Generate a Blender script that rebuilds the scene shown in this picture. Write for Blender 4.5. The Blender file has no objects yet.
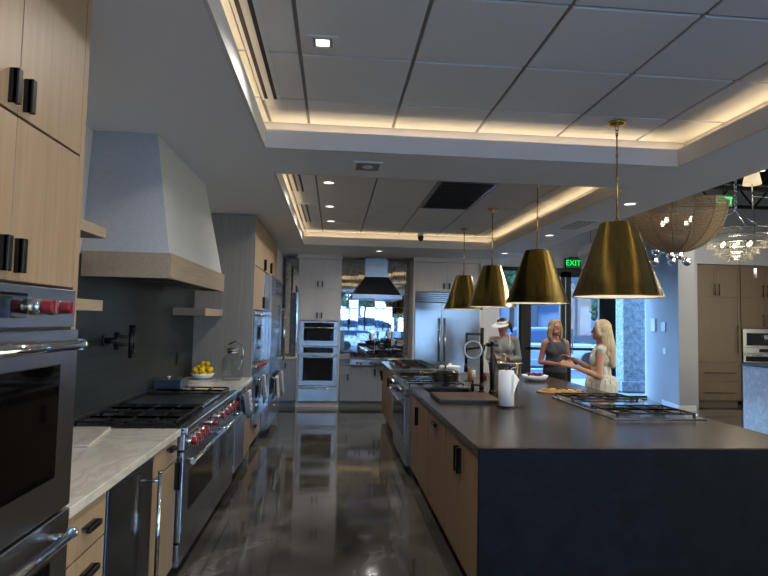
import bpy, math, random
from mathutils import Vector, Matrix
random.seed(7)
PI = math.pi
C = bpy.context.scene.collection
sin, cos = math.sin, math.cos

# ------------------------------------------------------------------ mesh builder
class MB:
    def __init__(s): s.v=[]; s.f=[]; s.sm=[]
    def add(s, vs, fs, smooth=False):
        n=len(s.v); s.v+= [tuple(v) for v in vs]
        for f in fs: s.f.append(tuple(i+n for i in f)); s.sm.append(smooth)
        return s
    def box(s,x0,y0,z0,x1,y1,z1):
        x0,x1=min(x0,x1),max(x0,x1); y0,y1=min(y0,y1),max(y0,y1); z0,z1=min(z0,z1),max(z0,z1)
        return s.add([(x0,y0,z0),(x1,y0,z0),(x1,y1,z0),(x0,y1,z0),(x0,y0,z1),(x1,y0,z1),(x1,y1,z1),(x0,y1,z1)],
              [(0,3,2,1),(4,5,6,7),(0,1,5,4),(1,2,6,5),(2,3,7,6),(3,0,4,7)])
    def obox(s,c,ax,ay,az):
        c=Vector(c);ax,ay,az=Vector(ax),Vector(ay),Vector(az)
        vs=[c+i*ax+j*ay+k*az for k in(-1,1) for i,j in((-1,-1),(1,-1),(1,1),(-1,1))]
        return s.add(vs,[(0,3,2,1),(4,5,6,7),(0,1,5,4),(1,2,6,5),(2,3,7,6),(3,0,4,7)])
    def tube(s,pts,r,n=12,cap=True,closed=False):
        pts=[Vector(p) for p in pts]; m=len(pts)
        rs=r if isinstance(r,(list,tuple)) else [r]*m
        vs=[];fs=[]; ref=None
        for i,p in enumerate(pts):
            if closed: d=pts[(i+1)%m]-pts[i-1]
            else: d=(pts[min(i+1,m-1)]-pts[max(i-1,0)])
            d.normalize()
            if ref is None:
                ref=Vector((0,0,1)) if abs(d.z)<.9 else Vector((1,0,0))
            a=ref-d*ref.dot(d)
            if a.length<1e-5: a=Vector((1,0,0))-d*d.x
            a.normalize(); b=d.cross(a); ref=a
            for k in range(n):
                t=2*PI*k/n; vs.append(p+(a*cos(t)+b*sin(t))*rs[i])
        mm=m if closed else m-1
        for i in range(mm):
            j=(i+1)%m
            for k in range(n):
                k2=(k+1)%n; fs.append((i*n+k,i*n+k2,j*n+k2,j*n+k))
        s.add(vs,fs,True)
        if cap and not closed:
            b0=len(s.v)-m*n
            s.f.append(tuple(b0+k for k in range(n-1,-1,-1))); s.sm.append(False)
            s.f.append(tuple(b0+(m-1)*n+k for k in range(n))); s.sm.append(False)
        return s
    def cyl(s,p0,p1,r0,r1=None,n=20):
        return s.tube([p0,p1],[r0,r0 if r1 is None else r1],n)
    def cap(s,p0,p1,r0,r1,n=14):      # closed tapered capsule
        p0=Vector(p0);p1=Vector(p1);d=(p1-p0)
        L=d.length; d=d/L if L>1e-6 else Vector((0,0,1))
        P=[];R=[]
        for t in (-88,-60,-30): P.append(p0+d*r0*sin(math.radians(t)));R.append(r0*cos(math.radians(t)))
        P.append(p0);R.append(r0);P.append(p1);R.append(r1)
        for t in (30,60,88): P.append(p1+d*r1*sin(math.radians(t)));R.append(r1*cos(math.radians(t)))
        return s.tube(P,R,n)
    def ell(s,c,r,n=20,m=12,rot=None):
        c=Vector(c);vs=[];fs=[]
        if not hasattr(r,'__len__'): r=(r,r,r)
        for i in range(m+1):
            ph=PI*i/m
            for k in range(n):
                t=2*PI*k/n
                q=Vector((r[0]*sin(ph)*cos(t),r[1]*sin(ph)*sin(t),r[2]*cos(ph)))
                if i in(0,m): q=Vector((0.0005*r[0]*cos(t),0.0005*r[1]*sin(t),r[2]*cos(ph)))
                if rot: q=rot@q
                vs.append(c+q)
        for i in range(m):
            for k in range(n):
                k2=(k+1)%n; fs.append((i*n+k,(i+1)*n+k,(i+1)*n+k2,i*n+k2))
        s.add(vs,fs,True)
        b=len(s.v)-(m+1)*n
        s.f.append(tuple(b+k for k in range(n))); s.sm.append(True)
        s.f.append(tuple(b+m*n+k for k in range(n-1,-1,-1))); s.sm.append(True)
        return s
    def lathe(s,prof,c=(0,0,0),n=32,closed=False,smooth=True):
        vs=[];fs=[];m=len(prof)
        for r,z in prof:
            r=max(r,1e-4)
            for k in range(n):
                t=2*PI*k/n; vs.append((c[0]+r*cos(t),c[1]+r*sin(t),c[2]+z))
        for i in range(m if closed else m-1):
            j=(i+1)%m
            for k in range(n):
                k2=(k+1)%n; fs.append((i*n+k,i*n+k2,j*n+k2,j*n+k))
        return s.add(vs,fs,smooth)
    def torus(s,c,R,r,axis='z',n=40,m=10):
        c=Vector(c);pts=[]
        for k in range(n):
            t=2*PI*k/n;a,b=R*cos(t),R*sin(t)
            pts.append(c+Vector({'z':(a,b,0),'y':(a,0,b),'x':(0,a,b)}[axis]))
        return s.tube(pts,r,m,closed=True)
    def prism(s,poly,z0,z1,smooth=False):
        n=len(poly)
        vs=[(x,y,z0) for x,y in poly]+[(x,y,z1) for x,y in poly]
        fs=[tuple(range(n-1,-1,-1)),tuple(range(n,2*n))]+[(i,(i+1)%n,n+(i+1)%n,n+i) for i in range(n)]
        return s.add(vs,fs,smooth)
    def loft(s,rings,cap=True,smooth=False):
        n=len(rings[0]);vs=[p for r in rings for p in r];fs=[]
        for i in range(len(rings)-1):
            for k in range(n):
                k2=(k+1)%n;fs.append((i*n+k,i*n+k2,(i+1)*n+k2,(i+1)*n+k))
        if cap: fs.append(tuple(range(n-1,-1,-1)));fs.append(tuple((len(rings)-1)*n+k for k in range(n)))
        return s.add(vs,fs,smooth)

BASE={}
def setp(o,label=None,cat=None,group=None,kind=None):
    if label:o['label']=label
    if cat:o['category']=cat
    if group:o['group']=group
    if kind:o['kind']=kind
    return o
def thing(name,label,cat,loc=(0,0,0),group=None):
    o=bpy.data.objects.new(name,None);C.objects.link(o);o.location=loc;o.empty_display_size=.1
    BASE[o.name]=Vector(loc);return setp(o,label,cat,group)
def mesh_of(name,mb,mat,shift=None):
    me=bpy.data.meshes.new(name)
    vs=mb.v if shift is None else [(v[0]-shift[0],v[1]-shift[1],v[2]-shift[2]) for v in mb.v]
    me.from_pydata(vs,[],mb.f);me.polygons.foreach_set('use_smooth',mb.sm);me.update()
    if mat: me.materials.append(mat)
    return me
def fixn(me):
    import bmesh
    bm=bmesh.new();bm.from_mesh(me);bmesh.ops.recalc_face_normals(bm,faces=bm.faces);bm.to_mesh(me);bm.free()
def part(name,mb,mat,parent=None,bevel=0,label=None,subsurf=0,solid=0):
    b=BASE.get(parent.name) if parent else None
    me=mesh_of(name,mb,mat,b);fixn(me)
    o=bpy.data.objects.new(name,me);C.objects.link(o)
    if parent: o.parent=parent;BASE[o.name]=b
    if bevel:
        m=o.modifiers.new('bevel','BEVEL');m.width=bevel;m.segments=2;m.limit_method='ANGLE';m.angle_limit=math.radians(40)
    if solid:
        m=o.modifiers.new('solid','SOLIDIFY');m.thickness=solid
    if subsurf:
        m=o.modifiers.new('sub','SUBSURF');m.levels=subsurf;m.render_levels=subsurf
    if label:o['label']=label
    return o
def solo(name,mb,mat,label,cat,group=None,**k):
    # a thing that is one mesh: origin at the middle of its base
    xs=[v[0] for v in mb.v];ys=[v[1] for v in mb.v];zs=[v[2] for v in mb.v]
    b=Vector(((min(xs)+max(xs))/2,(min(ys)+max(ys))/2,min(zs)))
    me=mesh_of(name,mb,mat,b);fixn(me)
    o=bpy.data.objects.new(name,me);C.objects.link(o);o.location=b;BASE[o.name]=b
    if k.get('bevel'):
        m=o.modifiers.new('bevel','BEVEL');m.width=k['bevel'];m.segments=2;m.limit_method='ANGLE'
    if k.get('solid'):
        m=o.modifiers.new('solid','SOLIDIFY');m.thickness=k['solid']
    return setp(o,label,cat,group)
def struct(name,mb,mat,bevel=0,parent=None):
    o=part(name,mb,mat,parent,bevel)
    if not parent: o['kind']='structure'
    return o
def copy_tree(o,parent=None):
    c=o.copy();C.objects.link(c)
    if parent:c.parent=parent
    for ch in o.children: copy_tree(ch,c)
    return c
def remesh(name,mb,mat,parent,voxel=.007,smooth=3,label=None):
    me=mesh_of(name,mb,mat,BASE.get(parent.name));fixn(me)
    o=bpy.data.objects.new(name,me);C.objects.link(o)
    m=o.modifiers.new('r','REMESH');m.mode='VOXEL';m.voxel_size=voxel;m.use_smooth_shade=True
    m=o.modifiers.new('s','SMOOTH');m.factor=.5;m.iterations=smooth
    dg=bpy.context.evaluated_depsgraph_get();ev=o.evaluated_get(dg)
    me2=bpy.data.meshes.new_from_object(ev,depsgraph=dg);me2.name=name
    if not me2.materials: me2.materials.append(mat)
    for p in me2.polygons:p.use_smooth=True
    o.modifiers.clear();o.data=me2
    o.parent=parent;BASE[o.name]=BASE.get(parent.name)
    if label:o['label']=label
    return o
def textpart(name,txt,size,mat,parent,loc,rot,ext=.002):
    cu=bpy.data.curves.new(name,'FONT');cu.body=txt;cu.size=size;cu.extrude=ext;cu.align_x='CENTER';cu.align_y='CENTER'
    t=bpy.data.objects.new('tmp',cu);C.objects.link(t)
    dg=bpy.context.evaluated_depsgraph_get();me=bpy.data.meshes.new_from_object(t.evaluated_get(dg),depsgraph=dg)
    bpy.data.objects.remove(t)
    me.materials.clear();me.materials.append(mat)
    o=bpy.data.objects.new(name,me);C.objects.link(o);o.parent=parent
    o.location=Vector(loc)-BASE[parent.name];o.rotation_euler=rot;return o

# ------------------------------------------------------------------ materials
def newmat(name):
    m=bpy.data.materials.new(name);m.use_nodes=True;nt=m.node_tree
    return m,nt,nt.nodes['Principled BSDF']
def lin(c):
    return tuple((x/12.92 if x<=.04045 else ((x+.055)/1.055)**2.4) for x in [k/255 for k in c])+(1,)
def plain(name,rgb,rough=.5,metal=0,emit=0,ecol=None,trans=0,ior=1.45,alpha=1,spec=None,coat=0):
    m,nt,p=newmat(name);p.inputs['Base Color'].default_value=lin(rgb);p.inputs['Roughness'].default_value=rough
    p.inputs['Metallic'].default_value=metal;p.inputs['IOR'].default_value=ior
    if trans:p.inputs['Transmission Weight'].default_value=trans
    if spec is not None:p.inputs['Specular IOR Level'].default_value=spec
    if coat:p.inputs['Coat Weight'].default_value=coat
    if emit:
        p.inputs['Emission Color'].default_value=lin(ecol or rgb);p.inputs['Emission Strength'].default_value=emit
    return m
def nodes_noise(nt,scale=(1,1,1),nscale=5,detail=4,rough=.5,dist=0,co='Object'):
    tc=nt.nodes.new('ShaderNodeTexCoord');mp=nt.nodes.new('ShaderNodeMapping');mp.inputs['Scale'].default_value=scale
    n=nt.nodes.new('ShaderNodeTexNoise');n.inputs['Scale'].default_value=nscale;n.inputs['Detail'].default_value=detail
    n.inputs['Roughness'].default_value=rough;n.inputs['Distortion'].default_value=dist
    nt.links.new(tc.outputs[co],mp.inputs[0]);nt.links.new(mp.outputs[0],n.inputs['Vector']);return n
def ramp(nt,src,stops):
    r=nt.nodes.new('ShaderNodeValToRGB');e=r.color_ramp.elements
    while len(e)<len(stops): e.new(.5)
    for i,(p,c) in enumerate(stops): e[i].position=p;e[i].color=lin(c) if len(c)==3 else c
    nt.links.new(src,r.inputs[0]);return r
def bump(nt,p,src,strength=.2,dist=.01):
    b=nt.nodes.new('ShaderNodeBump');b.inputs['Strength'].default_value=strength;b.inputs['Distance'].default_value=dist
    nt.links.new(src,b.inputs['Height']);nt.links.new(b.outputs[0],p.inputs['Normal'])
def wood(name,a,b,rough=.45,scale=(38,38,1.6)):
    m,nt,p=newmat(name);n=nodes_noise(nt,scale,1.6,5,.6,.3)
    r=ramp(nt,n.outputs[0],[(.3,a),(.7,b)]);nt.links.new(r.outputs[0],p.inputs['Base Color'])
    p.inputs['Roughness'].default_value=rough;bump(nt,p,n.outputs[0],.08,.002);return m
def steel(name,rgb,rough=.25,scale=(1,1,90),bs=.05):
    m,nt,p=newmat(name);p.inputs['Metallic'].default_value=1;p.inputs['Base Color'].default_value=lin(rgb)
    n=nodes_noise(nt,scale,1,3,.5)
    mr=nt.nodes.new('ShaderNodeMapRange');mr.inputs['To Min'].default_value=rough*.93;mr.inputs['To Max'].default_value=rough*1.08
    nt.links.new(n.outputs[0],mr.inputs[0]);nt.links.new(mr.outputs[0],p.inputs['Roughness']);return m

M={}
M['oak']=wood('oak_veneer',(138,115,91),(155,131,105))
M['oak_h']=wood('oak_veneer_across',(146,130,110),(166,148,127),scale=(38,1.6,38))
M['oak_side']=wood('grey_oak_panel',(126,120,114),(142,136,129),scale=(30,30,1.2))
M['oak_isl']=wood('island_oak',(106,82,58),(122,97,71))
M['oak_dark']=wood('brown_oak',(88,72,56),(101,84,66))
M['grey_cab']=wood('grey_laminate',(196,190,190),(206,200,200),.4)
M['grey_low']=wood('blue_grey_laminate',(122,130,142),(132,140,152),.4)
M['black']=plain('black_metal',(22,22,23),.38,.3)
M['matte_black']=plain('matte_black_iron',(14,14,15),.5)
M['black_glass']=plain('black_glass',(8,9,11),.04,spec=.6)
M['steel']=steel('brushed_steel',(176,178,182))
M['steel_v']=steel('brushed_steel_upright',(172,176,182),.2,(260,260,2))
M['chrome']=plain('polished_steel',(205,207,210),.1,1)
M['dsteel']=steel('dark_steel',(104,110,120),.3)
M['ring']=plain('satin_steel_ring',(176,178,182),.35,.8)
M['red']=plain('red_knob',(118,10,28),.3,coat=.3)
M['ceil']=plain('ceiling_paint',(232,234,236),.9)
M['fascia']=plain('tray_paint',(220,216,212),.85)
M['tile']=plain('ceiling_tile',(226,227,224),.95)
M['grid']=plain('ceiling_grid',(140,140,138),.6)
M['wall']=plain('wall_paint',(196,196,202),.85)
M['wall_w']=plain('wall_paint_light',(166,167,170),.85)
M['white']=plain('white_paint',(225,225,225),.6)
M['porcelain']=plain('white_porcelain',(232,232,234),.2)
M['paper']=plain('paper_towel_white',(236,236,240),.9)
M['frame']=plain('black_frame',(14,15,18),.4)
M['lemon']=plain('lemon_yellow',(232,190,30),.45)
M['deck']=plain('black_deck',(16,16,17),.9)
M['led']=plain('lit_lens',(255,250,240),.5,emit=1.8,ecol=(255,246,232))
M['bulb']=plain('warm_bulb',(255,230,190),.5,emit=4,ecol=(255,222,175))
M['bulb_w']=plain('white_bulb',(255,248,236),.5,emit=5,ecol=(255,248,236))
M['exit']=plain('exit_green',(30,210,90),.5,emit=1.3,ecol=(20,205,80))
M['exit_face']=plain('exit_face',(18,70,40),.5,emit=.25,ecol=(10,120,50))
# thin glass
def glass(name,rgb,rough=.0):
    m=bpy.data.materials.new(name);m.use_nodes=True;nt=m.node_tree;nt.nodes.clear()
    o=nt.nodes.new('ShaderNodeOutputMaterial');mx=nt.nodes.new('ShaderNodeMixShader');t=nt.nodes.new('ShaderNodeBsdfTransparent');g=nt.nodes.new('ShaderNodeBsdfGlossy')
    f0=nt.nodes.new('ShaderNodeLayerWeight');f0.inputs[0].default_value=.5;f1=nt.nodes.new('ShaderNodeMath');f1.operation='POWER';f1.inputs[1].default_value=4;f=nt.nodes.new('ShaderNodeMath');f.operation='MULTIPLY_ADD';f.inputs[1].default_value=.85;f.inputs[2].default_value=.035;nt.links.new(f0.outputs['Facing'],f1.inputs[0]);nt.links.new(f1.outputs[0],f.inputs[0])
    t.inputs[0].default_value=lin(rgb);g.inputs['Roughness'].default_value=rough
    nt.links.new(f.outputs[0],mx.inputs[0]);nt.links.new(t.outputs[0],mx.inputs[1]);nt.links.new(g.outputs[0],mx.inputs[2]);nt.links.new(mx.outputs[0],o.inputs[0]);return m
M['pane']=glass('window_glass',(214,228,240))
M['pane_warm_fill']=glass('warm_fill_glass',(236,216,186))  # warm tint for the added right window, offsets the blue daylight
M['clear']=glass('clear_glass',(240,244,246))
M['oven_glass']=plain('dark_oven_glass',(6,6,7),.05,spec=.4)
M['fridge_glass']=plain('smoked_glass_door',(26,28,30),.12,spec=.7)
# brass
def brass():
    m,nt,p=newmat('brushed_brass');p.inputs['Metallic'].default_value=1
    n=nodes_noise(nt,(40,40,1.5),1,3,.5)
    r=ramp(nt,n.outputs[0],[(.3,(164,140,74)),(.7,(184,158,86))]);nt.links.new(r.outputs[0],p.inputs['Base Color'])
    p.inputs['Roughness'].default_value=.22;bump(nt,p,n.outputs[0],.05,.002);return m
M['brass']=brass()
# polished stained concrete
def floor_mat():
    m,nt,p=newmat('polished_concrete');n=nodes_noise(nt,(1,1,1),1.3,7,.62,1.6)
    r=ramp(nt,n.outputs[0],[(.28,(34,32,29)),(.46,(62,58,53)),(.55,(78,74,68)),(.62,(100,96,89)),(.72,(80,76,70))])
    nt.links.new(r.outputs[0],p.inputs['Base Color'])
    n2=nodes_noise(nt,(1,1,1),2.2,4,.5,.5)
    mr=nt.nodes.new('ShaderNodeMapRange');mr.inputs['To Min'].default_value=.03;mr.inputs['To Max'].default_value=.12
    nt.links.new(n2.outputs[0],mr.inputs[0]);nt.links.new(mr.outputs[0],p.inputs['Roughness'])
    p.inputs['Coat Weight'].default_value=.6;p.inputs['Coat Roughness'].default_value=.05
    n3=nodes_noise(nt,(1,1,1),4.5,3,.5,.4);bump(nt,p,n3.outputs[0],.07,.02);return m
M['floor']=floor_mat()
def brick(name,c1,c2,mortar,w,h,rough=.3,axes='yz',ms=.008,bs=.3):
    m,nt,p=newmat(name);tc=nt.nodes.new('ShaderNodeTexCoord');sx=nt.nodes.new('ShaderNodeSeparateXYZ');cx=nt.nodes.new('ShaderNodeCombineXYZ')
    nt.links.new(tc.outputs['Object'],sx.inputs[0]);idx={'x':0,'y':1,'z':2}
    nt.links.new(sx.outputs[idx[axes[0]]],cx.inputs[0]);nt.links.new(sx.outputs[idx[axes[1]]],cx.inputs[1])
    b=nt.nodes.new('ShaderNodeTexBrick');b.inputs['Scale'].default_value=1;b.inputs['Brick Width'].default_value=w;b.inputs['Row Height'].default_value=h
    b.inputs['Mortar Size'].default_value=ms;b.inputs['Color1'].default_value=lin(c1);b.inputs['Color2'].default_value=lin(c2);b.inputs['Mortar'].default_value=lin(mortar)
    b.inputs['Mortar Smooth'].default_value=.3
    nt.links.new(cx.outputs[0],b.inputs['Vector']);nt.links.new(b.outputs['Color'],p.inputs['Base Color']);p.inputs['Roughness'].default_value=rough
    bump(nt,p,b.outputs['Fac'],-bs,.004);return m,nt,p,b
M['backsplash']=brick('dark_glazed_tile',(38,44,43),(29,34,34),(19,22,22),.30,.10,.42,ms=.004)[0]
M['backsplash'].node_tree.nodes['Principled BSDF'].inputs['Specular IOR Level'].default_value=.3
def marble(name,base,vein,rough=.15,scale=1.3,co='Object'):
    m,nt,p=newmat(name);n=nodes_noise(nt,(1,1,1),scale,8,.6,2.2,co)
    r=ramp(nt,n.outputs[0],[(.46,base),(.495,vein),(.53,base)]);nt.links.new(r.outputs[0],p.inputs['Base Color']);p.inputs['Roughness'].default_value=rough;return m
M['marble']=marble('white_quartz',(196,190,182),(180,174,167),scale=.9)
M['marble_b']=marble('pale_blue_marble',(176,182,192),(206,210,216),.2,2.5)
def granite(name,a,b,rough,nscale,bs=.1):
    m,nt,p=newmat(name);n=nodes_noise(nt,(1,1,1),nscale,8,.65,.6)
    r=ramp(nt,n.outputs[0],[(.35,a),(.65,b)]);nt.links.new(r.outputs[0],p.inputs['Base Color']);p.inputs['Roughness'].default_value=rough
    bump(nt,p,n.outputs[0],bs,.003);p.inputs['Specular IOR Level'].default_value=.3;return m
M['granite']=granite('honed_dark_stone_top',(50,43,37),(70,60,51),.24,5,.03)
M['granite_f']=granite('leathered_black_stone',(7,8,11),(16,18,23),.55,9,.5)
M['granite_f'].node_tree.nodes['Principled BSDF'].inputs['Specular IOR Level'].default_value=.12
M['plaster']=granite('white_textured_plaster',(172,173,175),(182,183,185),.9,60,.35)
# antique mirror
def amirror():
    m,nt,p=newmat('antique_mirror');p.inputs['Metallic'].default_value=1
    n=nodes_noise(nt,(1,1,1),16,8,.75,.3)
    r=ramp(nt,n.outputs[0],[(.33,(90,86,78)),(.43,(190,190,186)),(.6,(214,215,214))])
    n2=nodes_noise(nt,(1,1,1),48,4,.7)
    r2=ramp(nt,n2.outputs[0],[(.37,(18,17,15)),(.43,(255,255,255))])
    mx=nt.nodes.new('ShaderNodeMixRGB');mx.blend_type='MULTIPLY';mx.inputs[0].default_value=.75
    nt.links.new(r.outputs[0],mx.inputs[1]);nt.links.new(r2.outputs[0],mx.inputs[2]);nt.links.new(mx.outputs[0],p.inputs['Base Color'])
    mr=nt.nodes.new('ShaderNodeMapRange');mr.inputs['From Min'].default_value=.3;mr.inputs['From Max'].default_value=.45;mr.inputs['To Min'].default_value=.2;mr.inputs['To Max'].default_value=.015
    nt.links.new(n.outputs[0],mr.inputs[0]);nt.links.new(mr.outputs[0],p.inputs['Roughness'])
    n3=nodes_noise(nt,(1,1,1),4,2,.5);bump(nt,p,n3.outputs[0],.03,.01);return m
M['mirror']=amirror()
def rattan():
    m,nt,p=newmat('rattan');n=nodes_noise(nt,(1,1,1),60,3,.5)
    r=ramp(nt,n.outputs[0],[(.3,(140,118,92)),(.7,(178,153,122))]);nt.links.new(r.outputs[0],p.inputs['Base Color']);p.inputs['Roughness'].default_value=.7;return m
M['rattan']=rattan()
M['crystal']=plain('crystal',(228,218,196),.1,trans=.35,ior=1.5)
M['boardw']=wood('walnut_board',(62,44,34),(84,61,47),.5,(30,3,30))
M['boardl']=wood('light_board',(150,112,70),(172,132,86),.5,(30,3,30))
def checks():
    m,nt,p=newmat('checked_towel_cloth');tc=nt.nodes.new('ShaderNodeTexCoord');ck=nt.nodes.new('ShaderNodeTexChecker')
    mp=nt.nodes.new('ShaderNodeMapping');mp.inputs['Scale'].default_value=(1,1,1);mp.inputs['Location'].default_value=(.0031,.0031,.0031)
    nt.links.new(tc.outputs['Object'],mp.inputs[0]);nt.links.new(mp.outputs[0],ck.inputs[0])
    ck.inputs['Scale'].default_value=34;ck.inputs['Color1'].default_value=lin((214,214,216));ck.inputs['Color2'].default_value=lin((120,122,130))
    nt.links.new(ck.outputs[0],p.inputs['Base Color']);p.inputs['Roughness'].default_value=.9;return m
M['towel']=checks()
M['towel_d']=plain('dark_towel_cloth',(96,104,118),.9)
M['skin']=plain('skin',(168,118,98),.5);M['skin2']=plain('light_skin',(190,140,118),.5)
def hairmat(n_,a,b):
    m,nt,p=newmat(n_);n=nodes_noise(nt,(90,90,5),1,4,.6,.3)
    r=ramp(nt,n.outputs[0],[(.3,a),(.7,b)]);nt.links.new(r.outputs[0],p.inputs['Base Color']);p.inputs['Roughness'].default_value=.5;bump(nt,p,n.outputs[0],.5,.01);return m
M['blonde']=hairmat('blonde_hair',(176,148,104),(222,202,164));M['dblonde']=hairmat('dark_blonde_hair',(120,96,68),(186,160,122));M['dhair']=hairmat('dark_hair',(18,15,15),(40,34,32))
M['tank']=plain('charcoal_knit',(66,68,78),.9);M['pants']=plain('black_trousers',(20,21,26),.85);M['blouse']=plain('grey_blouse',(134,136,134),.85)
M['shoe']=plain('dark_shoes',(30,28,28),.6)
def dressm():
    m,nt,p=newmat('cream_dress_cloth');n=nodes_noise(nt,(50,50,4),1,3,.6)
    r=ramp(nt,n.outputs[0],[(.35,(150,146,130)),(.5,(206,202,188)),(.8,(222,218,206))]);nt.links.new(r.outputs[0],p.inputs['Base Color']);p.inputs['Roughness'].default_value=.9;return m
M['dress']=dressm()
M['asphalt']=granite('asphalt',(66,70,76),(84,88,94),.8,3)
M['paving']=granite('pale_paving',(120,122,126),(140,142,146),.8,2)
def leafm():
    m,nt,p=newmat('leaves');n=nodes_noise(nt,(1,1,1),9,6,.7)
    r=ramp(nt,n.outputs[0],[(.35,(24,40,24)),(.65,(70,96,56))]);nt.links.new(r.outputs[0],p.inputs['Base Color']);p.inputs['Roughness'].default_value=.8;bump(nt,p,n.outputs[0],1,.1);return m
M['paving_bounce']=granite('bounce_light_paving',(214,214,212),(226,226,222),.8,2)  # paving made near white to bounce daylight up to the ceiling
M['leaf']=leafm();M['bark']=plain('bark',(70,60,52),.9)
M['stone_col']=granite('speckled_stone',(96,106,110),(168,174,176),.8,14,.6)
M['bldg']=plain('building_wall',(58,62,70),.8);M['bldg2']=plain('building_tan',(104,98,92),.8);M['bwin']=plain('building_glass',(50,66,90),.1)
M['carA']=plain('car_paint_blue',(40,60,100),.25,.3,coat=.5);M['carB']=plain('car_paint_silver',(130,138,148),.25,.5,coat=.5);M['carC']=plain('car_paint_white',(215,218,222),.3,coat=.5)
M['tyre']=plain('tyre',(20,20,20),.8);M['rail']=plain('white_rail',(190,196,204),.4)

# ------------------------------------------------------------------ camera
yaw,pit,rol=8.69267574e-02,5.74639787e-02,-2.10612743e-02
F=Vector((sin(yaw)*cos(pit),cos(yaw)*cos(pit),sin(pit)));R0=Vector((cos(yaw),-sin(yaw),0));U0=R0.cross(F)
RR=R0*cos(rol)-U0*sin(rol);UU=R0*sin(rol)+U0*cos(rol)
cd=bpy.data.cameras.new('camera');cam=bpy.data.objects.new('camera',cd);C.objects.link(cam)
cam.matrix_world=Matrix(((RR.x,UU.x,-F.x,0),(RR.y,UU.y,-F.y,0),(RR.z,UU.z,-F.z,1.6),(0,0,0,1)))
cd.sensor_width=36;cd.lens=36*566.1/768;cd.clip_start=.05;cd.clip_end=300
bpy.context.scene.camera=cam

# ------------------------------------------------------------------ setting
ZC=2.80; ZT=3.03; ZH=4.7
XL,XR,YF,YB,YS=-1.6,11.0,-4.0,11.1,12.1
struct('floor',MB().box(XL,YF,-.1,XR,YS,0),M['floor'])
struct('wall_left',MB().box(XL-.15,YF,0,XL,YB,ZH),M['wall'])
struct('wall_corner',MB().box(XL,9.32,0,-.98,YB,ZC),M['wall'])
# back wall with the return next to the storefront
struct('wall_back',MB().box(XL-.15,YB,0,2.82,YB+.15,ZH).box(2.82,10.5,0,3.12,YS+.15,ZH),M['wall'])
struct('wall_storefront',MB().box(3.12,YS,2.80,7.1,YS+.2,ZH),M['wall'])
poly=[(7.0,12.25),(6.6,10.36),(6.93,10.36),(7.4,12.25)]
struct('wall_right_return',MB().prism(poly,0,ZH),M['wall_w'])
struct('wall_right_back',MB().box(7.3,11.85,0,XR,12.0,ZH).box(7.1,11.2,2.93,XR,11.85,ZH).box(7.1,11.15,0,7.52,11.85,ZH),M['wall_w'])
struct('wall_right',MB().box(XR,YF,0,XR+.15,-2.5,ZH).box(XR,7.5,0,XR+.15,12.0,ZH).box(XR,-2.5,3.6,XR+.15,7.5,ZH).box(XR,-2.5,0,XR+.15,7.5,.3),M['wall'])
fr=MB()
for i in range(7):
    y=-2.5+10*i/6;fr.box(XR+.03,y-.04,.3,XR+.12,y+.04,3.6)
fr.box(XR+.03,-2.5,3.52,XR+.12,7.5,3.6).box(XR+.03,-2.5,.3,XR+.12,7.5,.38)
wf=struct('window_added_fill',fr,M['frame']);part('pane',MB().box(XR+.07,-2.5,.32,XR+.08,7.5,3.58),M['pane_warm_fill'],wf)  # unseen glazing added to let more daylight onto the ceiling
struct('baseboard_right',MB().prism([(6.98,12.1),(6.585,10.35),(6.94,10.35),(6.94,10.36),(6.6,10.36),(6.995,12.1)],0,.1),M['white'])
struct('wall_front',MB().box(XL,YF-.15,2.75,XR,YF,ZH).box(XL,YF-.15,0,-.2,YF,2.75).box(5.8,YF-.15,0,XR,YF,2.75).box(-.2,YF-.15,0,5.8,YF,.25),M['wall'])
# front glazing
fr=MB()
nW=4
for i in range(nW+1):
    x=-.2+6.0*i/nW; fr.box(x-.04,YF-.12,.25,x+.04,YF-.03,2.75)
fr.box(-.2,YF-.12,2.67,5.8,YF-.03,2.75).box(-.2,YF-.12,.25,5.8,YF-.03,.33).box(-.2,YF-.12,2.0,5.8,YF-.03,2.06)
wf=struct('window_1',fr,M['frame'])
part('pane',MB().box(-.2,YF-.08,.3,5.8,YF-.07,2.7),M['pane'],wf)
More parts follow.
